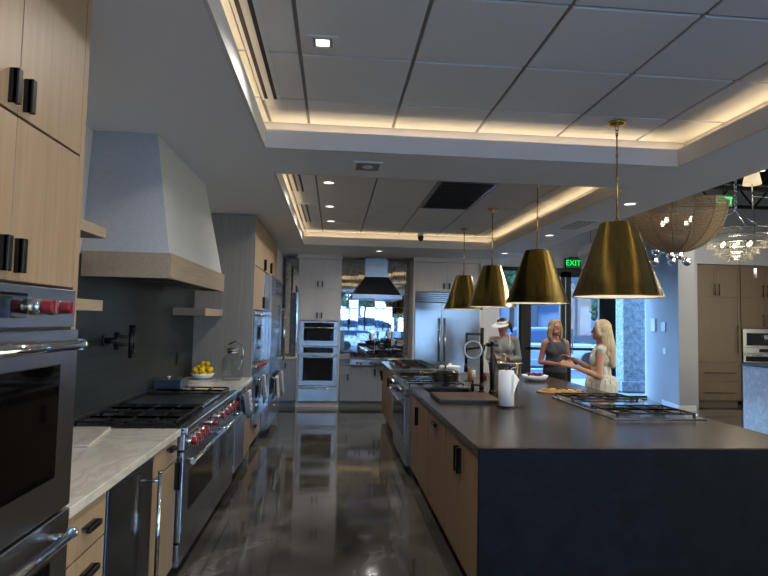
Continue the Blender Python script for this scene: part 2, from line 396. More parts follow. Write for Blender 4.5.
# low ceiling (soffit) with two tray openings
X0,X1=-.53,2.56; T1=(-1.2,4.0); T2=(4.68,9.15); XE=3.22
c=MB()
c.box(XL,YF,ZC,X0,YB,ZC+.04).box(X1,YF,ZC,XE,YB,ZC+.04)
for y0,y1 in((YF,T1[0]),(T1[1],T2[0]),(T2[1],YB)): c.box(X0,y0,ZC,X1,y1,ZC+.04)
c.box(2.82,YB,ZC,XE,YS,ZC+.04)
c.box(XE-.03,YF,ZC+.04,XE,YS,ZH)
struct('ceiling',c,M['ceil'])
W=.13
for k,(y0,y1) in enumerate((T1,T2)):
    m=MB();t=.02
    # fascia boards
    m.box(X0,y0,ZC-.001,X0+t,y1,2.93).box(X1-t,y0,ZC-.001,X1,y1,2.93).box(X0+t,y0,ZC-.001,X1-t,y0+t,2.93).box(X0+t,y1-t,ZC-.001,X1-t,y1,2.93)
    # cove outer sides
    m.box(X0-W-t,y0-W,2.84,X0-W,y1+W,3.1).box(X1+W,y0-W,2.84,X1+W+t,y1+W,3.1).box(X0-W,y0-W-t,2.84,X1+W,y0-W,3.1).box(X0-W,y1+W,2.84,X1+W,y1+W+t,3.1)
    struct('trim_%d'%(k+1),m,M['fascia'])
    tl=MB();g=MB();g.box(X0-W,y0-W,ZT+.012,X1+W,y1+W,ZT+.05)
    xs=[X0-W,-.50,-.22,.40,1.03,1.66,2.29,X1+W]
    if k==0: ys=[y0-W,-.75,-.12,.51,1.14,1.76,2.39,3.02,3.66,y1+W]
    else: ys=[y0-W,5.0,5.6,6.3,7.0,7.7,8.35,8.98,y1+W]
    for i in range(len(xs)-1):
        for j in range(len(ys)-1):
            a,b,c_,d=xs[i],xs[i+1],ys[j],ys[j+1];e=.011
            if k==1 and i==3 and 5.5<c_<7.0 : pass
            tl.box(a+e,c_+e,ZT,b-e,d-e,ZT+.02)
    struct('ceiling',tl,M['tile'],bevel=.003)
    struct('ceiling',g,M['grid'])
struct('ceiling',MB().box(XE,YF,ZH,XR+.1,YS+.2,ZH+.1).box(XL-.15,YF,ZH,XE,YS+.2,ZH+.1),M['deck'])
# roof trusses over the tall part of the hall
for k,y in enumerate((4.6,6.6,8.6,10.6)):
    m=MB();zb,zt=3.85,4.5
    if y>10: zb=4.0
    m.box(XE+.02,y-.035,zt,XR-.01,y+.035,zt+.06).box(XE+.02,y-.035,zb,XR-.01,y+.035,zb+.06)
    n=9
    for i in range(n):
        a=XE+.1+(XR-XE-.2)*i/n;b=XE+.1+(XR-XE-.2)*(i+.5)/n;c2=XE+.1+(XR-XE-.2)*(i+1)/n
        m.cyl((a,y,zb+.03),(b,y,zt+.03),.02,n=8);m.cyl((b,y,zt+.03),(c2,y,zb+.03),.02,n=8)
    struct('trim_%d'%(k+3),m,M['deck'])

# storefront at the back
def glazed(name,x0,x1,z0,z1,rail=None,fw=.05,door=False):
    m=MB().box(x0,YS+.02,z0,x0+fw,YS+.1,z1).box(x1-fw,YS+.02,z0,x1,YS+.1,z1).box(x0,YS+.02,z1-fw,x1,YS+.1,z1).box(x0,YS+.02,z0,x1,YS+.1,z0+(fw if not door else .2))
    if rail: m.box(x0,YS+.02,rail-.03,x1,YS+.1,rail+.03)
    o=struct(name,m,M['frame'])
    part('pane',MB().box(x0+fw-.01,YS+.055,z0+.02,x1-fw+.01,YS+.065,z1-.02),M['pane'],o)
    return o
glazed('window_2',3.12,4.08,0,2.8)
d=glazed('door_1',4.2,5.09,0,2.76,1.06,.11,True)
part('door_pull',MB().cyl((4.98,YS-.05,.95),(4.98,YS-.05,1.5),.014).cyl((4.98,YS-.05,1.0),(4.98,YS+.03,1.0),.01).cyl((4.98,YS-.05,1.45),(4.98,YS+.03,1.45),.01),M['steel'],d)
d=glazed('door_2',5.11,5.98,0,2.76,1.06,.11,True)
part('door_pull',MB().cyl((5.22,YS-.05,.95),(5.22,YS-.05,1.5),.014).cyl((5.22,YS-.05,1.0),(5.22,YS+.03,1.0),.01).cyl((5.22,YS-.05,1.45),(5.22,YS+.03,1.45),.01),M['steel'],d)
glazed('window_3',6.2,7.04,0,2.8,None,.05)
struct('trim_7',MB().box(4.08,YS,0,4.2,YS+.14,2.8).box(5.98,YS,0,6.2,YS+.14,2.8).box(3.12,YS-.02,2.76,7.06,YS+.14,2.84),M['frame'])

# ------------------------------------------------------------------ outside
struct('ground',MB().box(-30,YS+.2,-.12,60,16.5,-.02),M['paving'])
struct('ground',MB().box(-30,-12,-.12,30,YF-.15,-.02),M['paving_bounce'])
struct('ground',MB().box(XR+.15,-12,-.12,30,12,-.02),M['paving_bounce'])  # unseen bounce ground outside the added right window
struct('ground',MB().box(-60,16.5,-.16,90,80,-.06).box(-60,-60,-.16,60,-12,-.06),M['asphalt'])
solo('stone_column',MB().box(7.05,13.3,0,7.75,13.95,3.4).box(6.98,13.23,0,7.82,14.02,.25),M['stone_col'],'pale speckled stone column standing outside the right-hand storefront pane','column',bevel=.02)
def building(x0,x1,y,z1,mat,label,rows,cols):
    t=thing('building',label,'building',((x0+x1)/2,y,-.06))
    part('wall',MB().box(x0,y,-.06,x1,y+8,z1),mat,t)
    part('roof',MB().box(x0-.4,y-.5,z1,x1+.4,y+8.4,z1+.35),M['bldg'],t)
    for r in range(rows):
        for c_ in range(cols):
            a=x0+(x1-x0)*(c_+.2)/cols;b=x0+(x1-x0)*(c_+.8)/cols;z=1.0+r*3.1
            part('window',MB().box(a,y-.04,z,b,y+.02,z+1.7),M['bwin'],t)
building(4,20,34,7.5,M['bldg'],'long slate-grey building across the car park','x' and 2,6)
building(21.5,36,36,6.2,M['bldg2'],'tan building with wide roof behind the stone column',2,5)
building(-14,2,-34,6,M['bldg2'],'tan building across the street on the side behind the kitchen',2,5)
# canopy band and railing across the car park
rl=thing('railing','pale metal railing beyond the doors along the car park','railing',(9,17,-.06))
part('rail',MB().box(3,16.98,.95,16,17.02,1.0).box(3,16.98,.2,16,17.02,.24),M['rail'],rl)
for i in range(14): part('post',MB().box(3+i,16.98,-.06,3.04+i,17.02,1.0),M['rail'],rl)
def car(x,y,mat,label,s=1):
    t=thing('car',label,'car',(x,y,-.06))
    b=Vector((x,y,-.06))
    def P(pts,w,zo=0): return None
    prof=[(-2.2,.35),(-2.25,.7),(-2.0,.95),(-1.2,1.0),(1.3,1.0),(2.1,.85),(2.25,.6),(2.2,.35)]
    def ring(w,sc): return [b+Vector((px*sc,w,pz)) for px,pz in prof]
    part('body',MB().loft([ring(-.86,.97),ring(-.9,1),ring(.9,1),ring(.86,.97)]),mat,t,bevel=.05)
    cab=[(-1.9,.98),(-1.45,1.45),(.2,1.5),(1.25,.98)]
    part('cabin',MB().loft([[b+Vector((px,w,pz)) for px,pz in cab] for w in(-.74,.74)]),M['bwin'],t,bevel=.06)
    part('roof',MB().loft([[b+Vector((px,w,pz)) for px,pz in [(-1.45,1.44),(-1.3,1.5),(.1,1.54),(.25,1.48)]] for w in(-.7,.7)]),mat,t,bevel=.02)
    for i in(-1.4,1.4):
        for j in(-.85,.85):
            part('wheel',MB().cyl(b+Vector((i,j-.1,.33)),b+Vector((i,j+.1,.33)),.33,n=24),M['tyre'],t)
car(8.0,21,M['carB'],'silver car seen through the left storefront door')
car(13.0,21.5,M['carA'],'blue car parked beyond the right storefront door')
car(4.2,23.5,M['carC'],'white car seen through the narrow pane next to the fridge wall')
car(2.2,-15,M['carC'],'white car on the street behind the kitchen windows')
def tree(x,y,h,label,r=1.6):
    t=thing('tree',label,'tree',(x,y,-.06))
    part('trunk',MB().tube([(x,y,-.06),(x+.05,y,h*.4),(x,y+.05,h*.62)],[.16,.12,.08],10),M['bark'],t)
    m=MB();rnd=random.Random(int(x*10+y))
    for i in range(300):
        a=rnd.uniform(0,6.28);rr=rnd.uniform(0,r*.75);zz=rnd.uniform(h*.42,h*.95)
        m.ell((x+rr*cos(a),y+rr*sin(a),zz),rnd.uniform(.1,.24)*r*.7,7,5)
    part('crown',m,M['leaf'],t)
tree(11.2,18.5,4.6,'leafy tree left of the stone column outside',1.4)
tree(8.6,27,6.5,'broad tree before the slate-grey building',2.0)
tree(12.3,24,4.5,'small round tree left of the tan building',1.3)
tree(15.5,26,6,'leafy tree at the far side of the car park',2.2)
tree(2.5,27,6,'tree beyond the car park seen past the fridge wall',2.2)
tree(.5,-12,5.5,'street tree behind the kitchen windows, nearer the range wall',1.8)
tree(5,-13,5,'street tree behind the kitchen windows, nearer the island',1.8)

# ------------------------------------------------------------------ face helpers
def fp(face,p,u,z,d):
    return {'x+':(p+d,u,z),'x-':(p-d,u,z),'y-':(u,p-d,z)}[face]
def fbox(mb,face,p,u0,u1,z0,z1,d0,d1):
    a=fp(face,p,u0,z0,d0);b=fp(face,p,u1,z1,d1);return mb.box(*a,*b)
def pull(face,p,u,z,L,vert,parent,mat=None,name='handle',D=.034):
    mb=MB();w=.011
    if vert:
        fbox(mb,face,p,u-w,u+w,z-L/2,z+L/2,D-.016,D);fbox(mb,face,p,u-w,u-w+.006,z-L/2,z+L/2,.0,D-.004)
    else:
        fbox(mb,face,p,u-L/2,u+L/2,z-w,z+w,.016,.034);fbox(mb,face,p,u-L/2,u+L/2,z+w-.006,z+w,.0,.03)
    return part(name,mb,mat or M['black'],parent,bevel=.002)
def tubehandle(face,p,u0,u1,z0,z1,parent,d=.055,r=.014,mat=None):
    mb=MB();mat=mat or M['chrome']
    mb.cyl(fp(face,p,u0,z0,d),fp(face,p,u1,z1,d),r,n=20)
    for t in(.06,.94):
        u=u0+(u1-u0)*t;z=z0+(z1-z0)*t
        mb.cyl(fp(face,p,u,z,-.002),fp(face,p,u,z,d),r*.8,n=14)
    for u,z,s in((u0,z0,-1),(u1,z1,1)):
        L=math.hypot(u1-u0,z1-z0);du,dz=(u1-u0)/L*s,(z1-z0)/L*s
        mb.cyl(fp(face,p,u,z,d),fp(face,p,u+du*.012,z+dz*.012,d),r*1.15,n=20)
    return part('handle',mb,mat,parent)
def cabinet(name,label,face,p,u0,u1,z0,z1,depth,mat,panels,group=None,cat='cabinet',toe=.1,matp=None):
    base=fp(face,p,(u0+u1)/2,0 if z0<.3 else z0,-depth/2)
    t=thing(name,label,cat,base,group)
    b=MB();g=.0015
    if z0<.3 and toe:
        fbox(b,face,p,u0+g,u1-g,toe,z1,-depth,-.021);fbox(b,face,p,u0+g,u1-g,z0,toe,-depth,-.085)
    else: fbox(b,face,p,u0+g,u1-g,z0,z1,-depth,-.021)
    part('body',b,mat,t)
    for pn in panels:
        kind,a,b_,c_,d_=pn[:5]
        mb=MB();fbox(mb,face,p,a+.002,b_-.002,c_+.002,d_-.002,-.0205,0)
        o=part(kind,mb,matp or mat,t,bevel=.0015)
        if len(pn)>5 and pn[5]:
            hk,hu,hz,hl=pn[5];pull(face,p,hu,hz,hl,hk=='v',o)
    return t
def knob(face,p,u,z,parent,r=.022,red=True):
    mb=MB().cyl(fp(face,p,u,z,.0),fp(face,p,u,z,.03),r*1.22,r*1.05,n=24)
    k=MB().cyl(fp(face,p,u,z,.03),fp(face,p,u,z,.062),r,r*.9,n=24)
    fbox(k,face,p,u-.006,u+.006,z-r*.95,z+r*.95,.06,.07)
    o=part('knob',k,M['red'] if red else M['black'],parent,bevel=.002)
    part('bezel',mb,M['chrome'],o)
def ovendoor(face,p,u0,u1,z0,z1,t,hz=None,win=True,wm=(.09,.11,.1),th=.03,r=.013,mat=None,glassmat=None,ins=.03):
    mb=MB();fbox(mb,face,p,u0+.003,u1-.003,z0+.003,z1-.003,-.02,th);dr=part('door',mb,mat or M['steel'],t,bevel=.004)
    if win:
        g=MB();fbox(g,face,p,u0+wm[0],u1-wm[0],z0+wm[1],z1-wm[2],th,th+.004);part('window',g,glassmat or M['oven_glass'],dr,bevel=.002)
    if hz is not None: tubehandle(face,(p+th if face=='x+' else p-th),u0+ins,u1-ins,hz,hz,dr,r=r)
    return dr

# ------------------------------------------------------------------ LEFT RUN (faces +x)
PX=-.92
# tall oven cabinet nearest the camera
t=thing('tall_cabinet','tall pale oak cabinet built around the double oven beside the camera','cabinet',(-1.26,1.69,0))
b=MB().box(-1.598,1.24,0,-1.58,2.12,ZC-.01).box(-1.6+.002,2.085,0,PX,2.12,ZC-.01).box(-1.598,1.24,0,PX,1.27,ZC-.01).box(-1.58,1.27,1.69,PX-.021,2.085,ZC-.01).box(-1.58,1.27,.1,PX-.021,2.085,.29)
part('body',b,M['oak'],t,bevel=.001)
for a,b_,c_,d_,hu,hz in((1.27,1.684,2.167,ZC-.02,1.64,2.235),(1.684,2.085,2.167,ZC-.02,1.716,2.235),(1.27,1.684,1.69,2.163,1.64,1.765),(1.684,2.085,1.69,2.163,1.716,1.765)):
    o=part('door',fbox(MB(),'x+',PX,a+.002,b_-.002,c_+.002,d_-.002,-.0205,0),M['oak'],t,bevel=.0015)
    pull('x+',PX,hu,hz,.10,True,o,D=.027)
part('drawer',fbox(MB(),'x+',PX,1.272,2.083,.1,.288,-.02,0),M['oak'],t,bevel=.0015)
t=thing('double_oven','stainless double wall oven with red knobs in the oak cabinet beside the camera','oven',(-1.24,1.68,.3))
part('body',MB().box(-1.57,1.275,.3,PX-.022,2.08,1.68),M['dsteel'],t)
cp=part('control_panel',fbox(MB(),'x+',PX,1.275,2.08,1.556,1.683,-.02,.012),M['steel'],t,bevel=.003)
part('display',fbox(MB(),'x+',PX,1.45,1.762,1.585,1.658,.012,.015),M['black_glass'],cp)
for u in(1.33,1.42,1.80,1.915): knob('x+',PX+.012,u,1.62,t,.021)
ovendoor('x+',PX,1.275,2.08,.945,1.55,t,1.50,wm=(.13,.125,.115),r=.016,ins=.11)
ovendoor('x+',PX,1.275,2.08,.31,.94,t,.885,wm=(.13,.125,.135),r=.016,ins=.11)
# base units
cabinet('base_cabinet','pale oak two-drawer base cabinet between double oven and glass-door undercounter fridge','x+',PX,2.12,2.485,0,.878,.66,M['oak'],
   [('drawer',2.125,2.482,.70,.872,('h',2.31,.86-.07,.11)),('drawer',2.125,2.482,.42,.696,('h',2.31,.62,.11)),('drawer',2.125,2.482,.11,.416,('h',2.31,.34,.11))])
t=thing('undercounter_fridge','undercounter fridge with smoked glass door and upright steel bar handle','fridge',(-1.25,2.79,0))
part('body',MB().box(-1.58,2.49,.1,PX-.025,3.085,.876).box(-1.58,2.5,0,-1.0,3.07,.1),M['black'],t)
dr=part('door',fbox(MB(),'x+',PX,2.49,3.085,.11,.872,-.023,.005),M['dsteel'],t,bevel=.003)
part('glass',fbox(MB(),'x+',PX,2.515,3.06,.135,.85,.005,.008),M['fridge_glass'],dr)
tubehandle('x+',PX+.005,3.02,3.02,.2,.80,dr,d=.055,r=.011)
cabinet('base_cabinet','narrow pale oak cabinet with drawer between undercounter fridge and six-burner range','x+',PX,3.09,3.565,0,.878,.66,M['oak'],
   [('drawer',3.1,3.555,.74,.872,('h',3.38,.84,.1)),('door',3.1,3.555,.11,.735,('v',3.525,.65,.16))])
# worktops
solo('worktop',MB().box(-1.598,2.122,.88,-.905,3.572,.92),M['marble'],'white quartz worktop between the double oven and the range','worktop',bevel=.003)
solo('worktop',MB().box(-1.598,5.43,.88,-.905,6.62,.92),M['marble'],'white quartz worktop beyond the range with the lemon bowl','worktop',bevel=.003)
solo('marble_slab',MB().prism([(-1.55,3.05),(-1.23,3.05),(-1.31,3.55),(-1.55,3.55)],.9205,.934),M['marble'],'white marble board lying on the worktop against the range','board',bevel=.002)
# ---- big range
def grate(u0,u1,v0,v1,z,parent,axis='left'):
    mb=MB();h=.012;w=.006
    def bar(a,b,c,d): mb.box(a,c,z,b,d,z+h)
    bar(u0,u1,v0,v0+2*w);bar(u0,u1,v1-2*w,v1);bar(u0,u0+2*w,v0,v1);bar(u1-2*w,u1,v0,v1)
    cu=(u0+u1)/2;cv=(v0+v1)/2
    bar(cu-w,cu+w,v0,v1)
    for q in(.25,.75):
        uu=u0+(u1-u0)*q; vv=cv
        bar(u0,u1,cv-w,cv+w)
        mb.box(uu-w,v0,z,uu+w,cv-.04,z+h);mb.box(uu-w,cv+.04,z,uu+w,v1,z+h)
    for a in(u0,u1-.012):
        for c_ in(v0,v1-.012): mb.box(a,c_,z-.02,a+.012,c_+.012,z)
    part('grate',mb,M['matte_black'],parent)
    for q in(.27,.73):
        uu=u0+(u1-u0)*q
        part('burner',MB().cyl((uu,cv,z-.022),(uu,cv,z-.012),.05,.05,24).cyl((uu,cv,z-.012),(uu,cv,z-.002),.032,.030,24),M['matte_black'],parent)
t=thing('range','wide stainless range with two oven doors and ten red knobs under the plaster hood','range',(-1.24,4.5,0))
Y0,Y1=3.58,5.42
part('body',MB().box(-1.58,Y0,.12,PX-.03,Y1,.90).box(-1.5,Y0+.04,0,-1.02,Y1-.04,.12),M['steel'],t)
part('cooktop',MB().box(-1.585,Y0,.90,-.885,Y1,.918),M['dsteel'],t,bevel=.004)
part('backguard',MB().box(-1.595,Y0,.905,-1.575,Y1,.955),M['dsteel'],t,bevel=.002)
part('front_rail',MB().box(-.93,Y0,.885,-.868,Y1,.926),M['steel'],t,bevel=.006)
cp=part('control_panel',fbox(MB(),'x+',PX,Y0,Y1,.785,.886,-.03,.035),M['steel'],t,bevel=.004)
for u in(3.64,3.76,3.885,4.0,4.277,4.54,4.72,4.87,5.03,5.17): knob('x+',PX+.035,u,.835,t,.025)
grate(-1.54,-.95,3.60,3.98,.945,t);grate(-1.54,-.95,3.99,4.32,.945,t)
part('griddle',MB().box(-1.54,4.34,.918,-.95,4.93,.938),M['dsteel'],t,bevel=.004)
part('griddle_trough',MB().box(-.975,4.34,.925,-.945,4.93,.946),M['steel'],t,bevel=.002)
grate(-1.54,-.95,4.95,5.39,.945,t)
ovendoor('x+',PX,Y0+.005,4.6,.23,.775,t,.715,wm=(.16,.15,.15),th=.03,r=.015)
ovendoor('x+',PX,4.6,Y1-.005,.23,.775,t,.715,wm=(.14,.15,.15),th=.03,r=.015)
part('kick_panel',fbox(MB(),'x+',PX,Y0,Y1,.09,.222,-.03,.022),M['steel'],t,bevel=.004)
# steel lidded box at the back of the range
t=thing('steel_box','low charcoal steel box with flat lid and round knob at the back of the range','box',(-1.44,5.3,.959))
part('body',MB().box(-1.55,5.14,.959,-1.32,5.4,1.035),M['dsteel'],t,bevel=.006)
part('lid',MB().box(-1.556,5.134,1.035,-1.314,5.406,1.046),M['steel'],t,bevel=.003)
part('knob',MB().lathe([(.001,0),(.008,0),(.008,.01),(.014,.014),(.014,.022),(.001,.024)],(-1.44,5.2,1.046),16),M['white'],t)
# beyond the range
cabinet('filler_cabinet','slim pale oak unit right after the range','x+',PX,5.43,5.60,0,.878,.66,M['oak'],[('door',5.435,5.597,.11,.872)])
t=thing('undercounter_fridge','undercounter drawer fridge with plain steel front and hanging towels','fridge',(-1.25,5.88,0))
part('body',MB().box(-1.58,5.605,.1,PX-.025,6.155,.876).box(-1.58,5.61,0,-1.0,6.14,.1),M['dsteel'],t)
d1=part('drawer',fbox(MB(),'x+',PX,5.605,6.155,.50,.872,-.023,.005),M['steel'],t,bevel=.003)
tubehandle('x+',PX+.005,5.63,6.13,.83,.83,d1,d=.05,r=.01)
d2=part('drawer',fbox(MB(),'x+',PX,5.605,6.155,.11,.495,-.023,.005),M['steel'],t,bevel=.003)
cabinet('base_cabinet','pale oak cabinet at the end of the worktop, against the tall grey oak panel','x+',PX,6.16,6.62,0,.878,.66,M['oak'],
   [('drawer',6.165,6.615,.74,.872,('h',6.39,.82,.1)),('door',6.165,6.615,.11,.735,('v',6.25,.62,.12))])
def towel(y,x,z,L,w,mat,label,group,seed=1):
    rnd=random.Random(seed);mb=MB();n=12;rows=8;vs=[];fs=[]
    L2=L*.8
    path=[];
    for i in range(rows+1): path.append((x+.017,z-L+L*i/rows))
    for a in(30,60,90,120,150): path.append((x+.017*cos(math.radians(a)),z+.017*sin(math.radians(a))))
    for i in range(rows+1): path.append((x-.017,z-L2*i/rows))
    for j,(px,pz) in enumerate(path):
        k=max(0,(z-pz)/L)
        for i in range(n+1):
            u=i/n;vs.append((px+((.012+.022*sin(u*10+seed)**2)*k if px>x else .003*sin(u*9+seed)*k),y+(u-.5)*w*(1-.12*k),pz+.004*sin(u*5+seed)))
    m=n+1
    for j in range(len(path)-1):
        for i in range(n): fs.append((j*m+i,j*m+i+1,(j+1)*m+i+1,(j+1)*m+i))
    mb.add(vs,fs,True)
    return solo('tea_towel',mb,mat,label,'towel',group,solid=.004)
towel(5.70,-.865,.83,.18,.15,M['towel_d'],'dark grey tea towel on the drawer fridge bar, nearest the range','tea towels on the drawer fridge',1)
towel(5.87,-.865,.83,.23,.16,M['towel_d'],'grey tea towel hanging in the middle of the drawer fridge bar','tea towels on the drawer fridge',2)
towel(6.04,-.865,.83,.20,.16,M['towel'],'checked tea towel on the drawer fridge bar, nearest the tall panel','tea towels on the drawer fridge',3)
# tall run beyond
t=thing('tall_cabinet','tall cabinet wing with grey oak side panel beyond the worktop','cabinet',(-1.27,7.2,0))
part('side_panel',MB().box(-1.598,6.625,0,-.93,6.66,ZC-.01),M['oak_side'],t)
part('body',MB().box(-1.59,6.665,1.70,PX-.045,7.73,ZC-.015).box(-1.59,6.665,.1,PX-.045,7.73,.36).box(-1.59,6.665,.1,-1.57,7.73,1.7),M['oak'],t)
part('bridge_body',MB().box(-1.59,7.73,2.2,PX-.045,9.3,ZC-.015),M['oak'],t)
P2=PX-.02
for k_,a,b_,c_,d_,h in(('door',6.665,7.73,2.225,ZC-.02,('v',7.6,2.30,.15)),('door',7.73,9.27,2.225,ZC-.02,('v',8.3,2.32,.15)),('door',6.665,7.73,1.70,2.22,('v',7.55,1.80,.15)),('drawer',6.665,7.7,.11,.36,('h',7.1,.28,.12))):
    o=part(k_,fbox(MB(),'x+',P2,a+.002,b_-.002,c_+.002,d_-.002,-.0205,0),M['oak'],t,bevel=.0015);pull('x+',P2,h[1],h[2],h[3],h[0]=='v',o)
t=thing('double_oven','steel double oven with red knobs in the far tall cabinet','oven',(-1.24,7.2,.37))
part('body',MB().box(-1.56,6.67,.37,P2-.022,7.72,1.69),M['dsteel'],t)
ovendoor('x+',P2,6.67,7.72,1.10,1.685,t,1.63,wm=(.25,.12,.17),r=.012)
part('control_panel',fbox(MB(),'x+',P2,6.67,7.72,.95,1.095,-.02,.02),M['steel'],t,bevel=.003)
for u in(6.85,7.05,7.3,7.5): knob('x+',P2+.02,u,1.02,t,.024)
ovendoor('x+',P2,6.67,7.72,.375,.945,t,.88,wm=(.25,.1,.15),r=.012)
towel(7.0,P2+.03+.055,.88,.30,.13,M['towel_d'],'dark tea towel on the far double oven handle, nearer the camera','tea towels on the far double oven',4)
towel(7.22,P2+.03+.055,.88,.28,.13,M['towel'],'checked tea towel on the far double oven handle, farther along','tea towels on the far double oven',5)
t=thing('fridge_column','tall stainless fridge column with louvred top grille beside the far ovens','fridge',(-1.2,8.5,0))
part('body',MB().box(-1.59,7.745,.1,-.88,9.29,2.19).box(-1.5,7.8,0,-.98,9.25,.1),M['steel'],t)
g=part('grille',fbox(MB(),'x+',-.88,7.75,9.285,1.93,2.185,0,.03),M['steel'],t,bevel=.003)
for i in range(5): part('louvre',fbox(MB(),'x+',-.85,8.25,9.2,1.955+i*.045,1.975+i*.045,0,.012),M['dsteel'],g)
dr=part('door',fbox(MB(),'x+',-.88,7.75,9.285,.84,1.925,0,.04),M['steel_v'],t,bevel=.004);tubehandle('x+',-.84,9.18,9.18,.95,1.8,dr,r=.014)
for z0,z1 in((.48,.835),(.12,.475)):
    dr=part('drawer',fbox(MB(),'x+',-.88,7.75,9.285,z0,z1,0,.04),M['steel'],t,bevel=.004);tubehandle('x+',-.84,7.95,9.1,z1-.06,z1-.06,dr,r=.013)
for i,(y,m_,L) in enumerate(((8.15,'towel',.3),(8.5,'towel_d',.26),(8.85,'towel',.34))):
    towel(y,-.785,.775,L,.3,M[m_],('checked tea towel on the fridge column drawer, nearest the ovens','plain grey tea towel between two checked ones on the fridge column','checked tea towel on the fridge column drawer, nearest the corner')[i],'tea towels on the fridge column',6+i)

# backsplash, shelves, hood
solo('tile_backsplash',MB().box(-1.5995,2.122,.921,-1.588,6.622,1.98),M['backsplash'],'dark green-black brick tile backsplash behind the range','backsplash')
for z,l in((2.0305,'upper pale oak floating shelf between double oven and hood'),(1.62,'lower pale oak floating shelf between double oven and hood')):
    solo('floating_shelf',MB().box(-1.587,2.122,z,-1.3,3.32,z+.06),M['oak_h'],l,'shelf',bevel=.002)
solo('floating_shelf',MB().box(-1.587,5.75,1.61,-1.27,6.622,1.685),M['oak_h'],'pale oak floating shelf beyond the hood above the lemons','shelf',bevel=.002)
t=thing('range_hood','tapered white plaster range hood with an oak band over the wide range','range hood',(-1.3,4.55,1.84))
part('shell',MB().loft([[(-1.599,3.71,2.0),(-1.06,3.71,2.0),(-1.06,5.42,2.0),(-1.599,5.42,2.0)],[(-1.599,3.79,ZC-.002),(-1.19,3.79,ZC-.002),(-1.19,5.19,ZC-.002),(-1.599,5.19,ZC-.002)]]),M['plaster'],t)
bd=MB().box(-1.587,3.69,1.84,-1.04,3.72,2.0).box(-1.587,5.41,1.84,-1.04,5.44,2.0).box(-1.07,3.7201,1.84,-1.04,5.4099,2.0)
part('wood_band',bd,M['oak_h'],t)
part('liner',MB().box(-1.585,3.72,1.875,-1.07,5.41,1.9),M['dsteel'],t)
for i in range(3): part('baffle_filter',MB().box(-1.55,3.85+i*.5,1.865,-1.12,4.3+i*.5,1.874),M['matte_black'],t)
for y in(3.95,4.55,5.15): part('lamp',MB().cyl((-1.095,y,1.868),(-1.095,y,1.875),.02),M['steel'],t)
# pot filler
t=thing('pot_filler','black folded pot filler tap on the dark tile above the range','tap',(-1.59,4.15,1.43))
m=MB().cyl((-1.588,4.1,1.42),(-1.575,4.1,1.42),.04).cyl((-1.575,4.1,1.42),(-1.5,4.1,1.42),.02)
part('wall_flange',m,M['black'],t)
m=MB().cyl((-1.5,4.1,1.36),(-1.5,4.1,1.48),.018).cyl((-1.5,4.1,1.45),(-1.46,4.3,1.45),.01).cyl((-1.5,4.1,1.39),(-1.46,4.3,1.39),.01)
m.cyl((-1.46,4.3,1.32),(-1.46,4.3,1.53),.016)
part('lower_arm',m,M['black'],t)
m=MB().cyl((-1.46,4.3,1.50),(-1.42,4.14,1.50),.01).cyl((-1.42,4.14,1.53),(-1.42,4.14,1.30),.014).cyl((-1.42,4.14,1.35),(-1.39,4.14,1.35),.008)
part('spout',m,M['black'],t)
solo('wall_outlet',MB().box(-1.5875,5.95,1.10,-1.58,6.03,1.23).box(-1.58,5.97,1.13,-1.578,6.01,1.2),M['black'],'black wall outlet on the dark tile right of the pot filler','outlet')
# lemons in bowl
bx,by=-1.42,6.42
solo('bowl',MB().lathe([(.001,.004),(.06,.004),(.1,.03),(.125,.062),(.13,.062),(.105,.024),(.06,0),(.001,0)],(bx,by,.9205),36),M['porcelain'],'white bowl full of lemons on the far quartz worktop','bowl')
i=0
lem=None
spots=[(0,0,.035)]+[(.062*cos(a),.062*sin(a),.05) for a in (0,1.25,2.5,3.77,5.0)]+[(.085*cos(a),.085*sin(a),.088) for a in(.4,1.5,2.6,3.7,4.8,5.9)]+[(.04*cos(a),.04*sin(a),.11) for a in(.2,1.8,3.3,4.9)]+[(.0,.0,.15),(.05,-.02,.15)]
for k,(dx,dy,dz) in enumerate(spots):
    if lem is None:
        mb=MB().lathe([(.0005,-.036),(.006,-.034),(.015,-.027),(.025,-.012),(.028,0),(.025,.012),(.015,.027),(.006,.033),(.0005,.036)],(0,0,0),16)
        o=bpy.data.objects.new('lemon',mesh_of('lemon',mb,M['lemon']));C.objects.link(o);lem=o
    else: o=lem.copy();C.objects.link(o)
    o.location=(bx+dx,by+dy,.925+dz+.01);o.rotation_euler=(1.3+.5*sin(k*3),.4*cos(k*5),k*1.7)
    setp(o,'yellow lemon heaped in the white bowl on the far worktop','lemon','lemons in the white bowl')
# glass drink dispenser
dx,dy=-1.09,6.35
t=thing('drink_dispenser','square clear glass drink dispenser with metal lid at the worktop end','dispenser',(dx,dy,.9205))
def rsq(w,z,r=.03,cx=dx,cy=dy):
    out=[]
    for sx,sy,a0 in((1,1,0),(-1,1,90),(-1,-1,180),(1,-1,270)):
        for a in(0,30,60,90):
            A=math.radians(a0+a);out.append((cx+sx*(w-r)+r*cos(A),cy+sy*(w-r)+r*sin(A),z))
    return out
part('jar',MB().loft([rsq(.098,.9205),rsq(.104,.935),rsq(.104,1.13),rsq(.09,1.17,.05),rsq(.06,1.20,.05)],smooth=True),M['clear'],t)
part('collar',MB().cyl((dx,dy,1.2),(dx,dy,1.235),.062,n=28),M['steel'],t)
part('lid',MB().lathe([(.001,.035),(.04,.03),(.066,.02),(.066,0),(.001,0)],(dx,dy,1.235),28),M['steel'],t)
part('handle',MB().tube([(dx-.1+.0,dy,1.2),(dx-.05,dy-.02,1.3),(dx+.03,dy-.02,1.345),(dx+.1,dy-.02,1.3),(dx+.112,dy-.02,1.2),(dx+.1,dy-.02,1.14)][1:],.009,10),M['steel'],t)
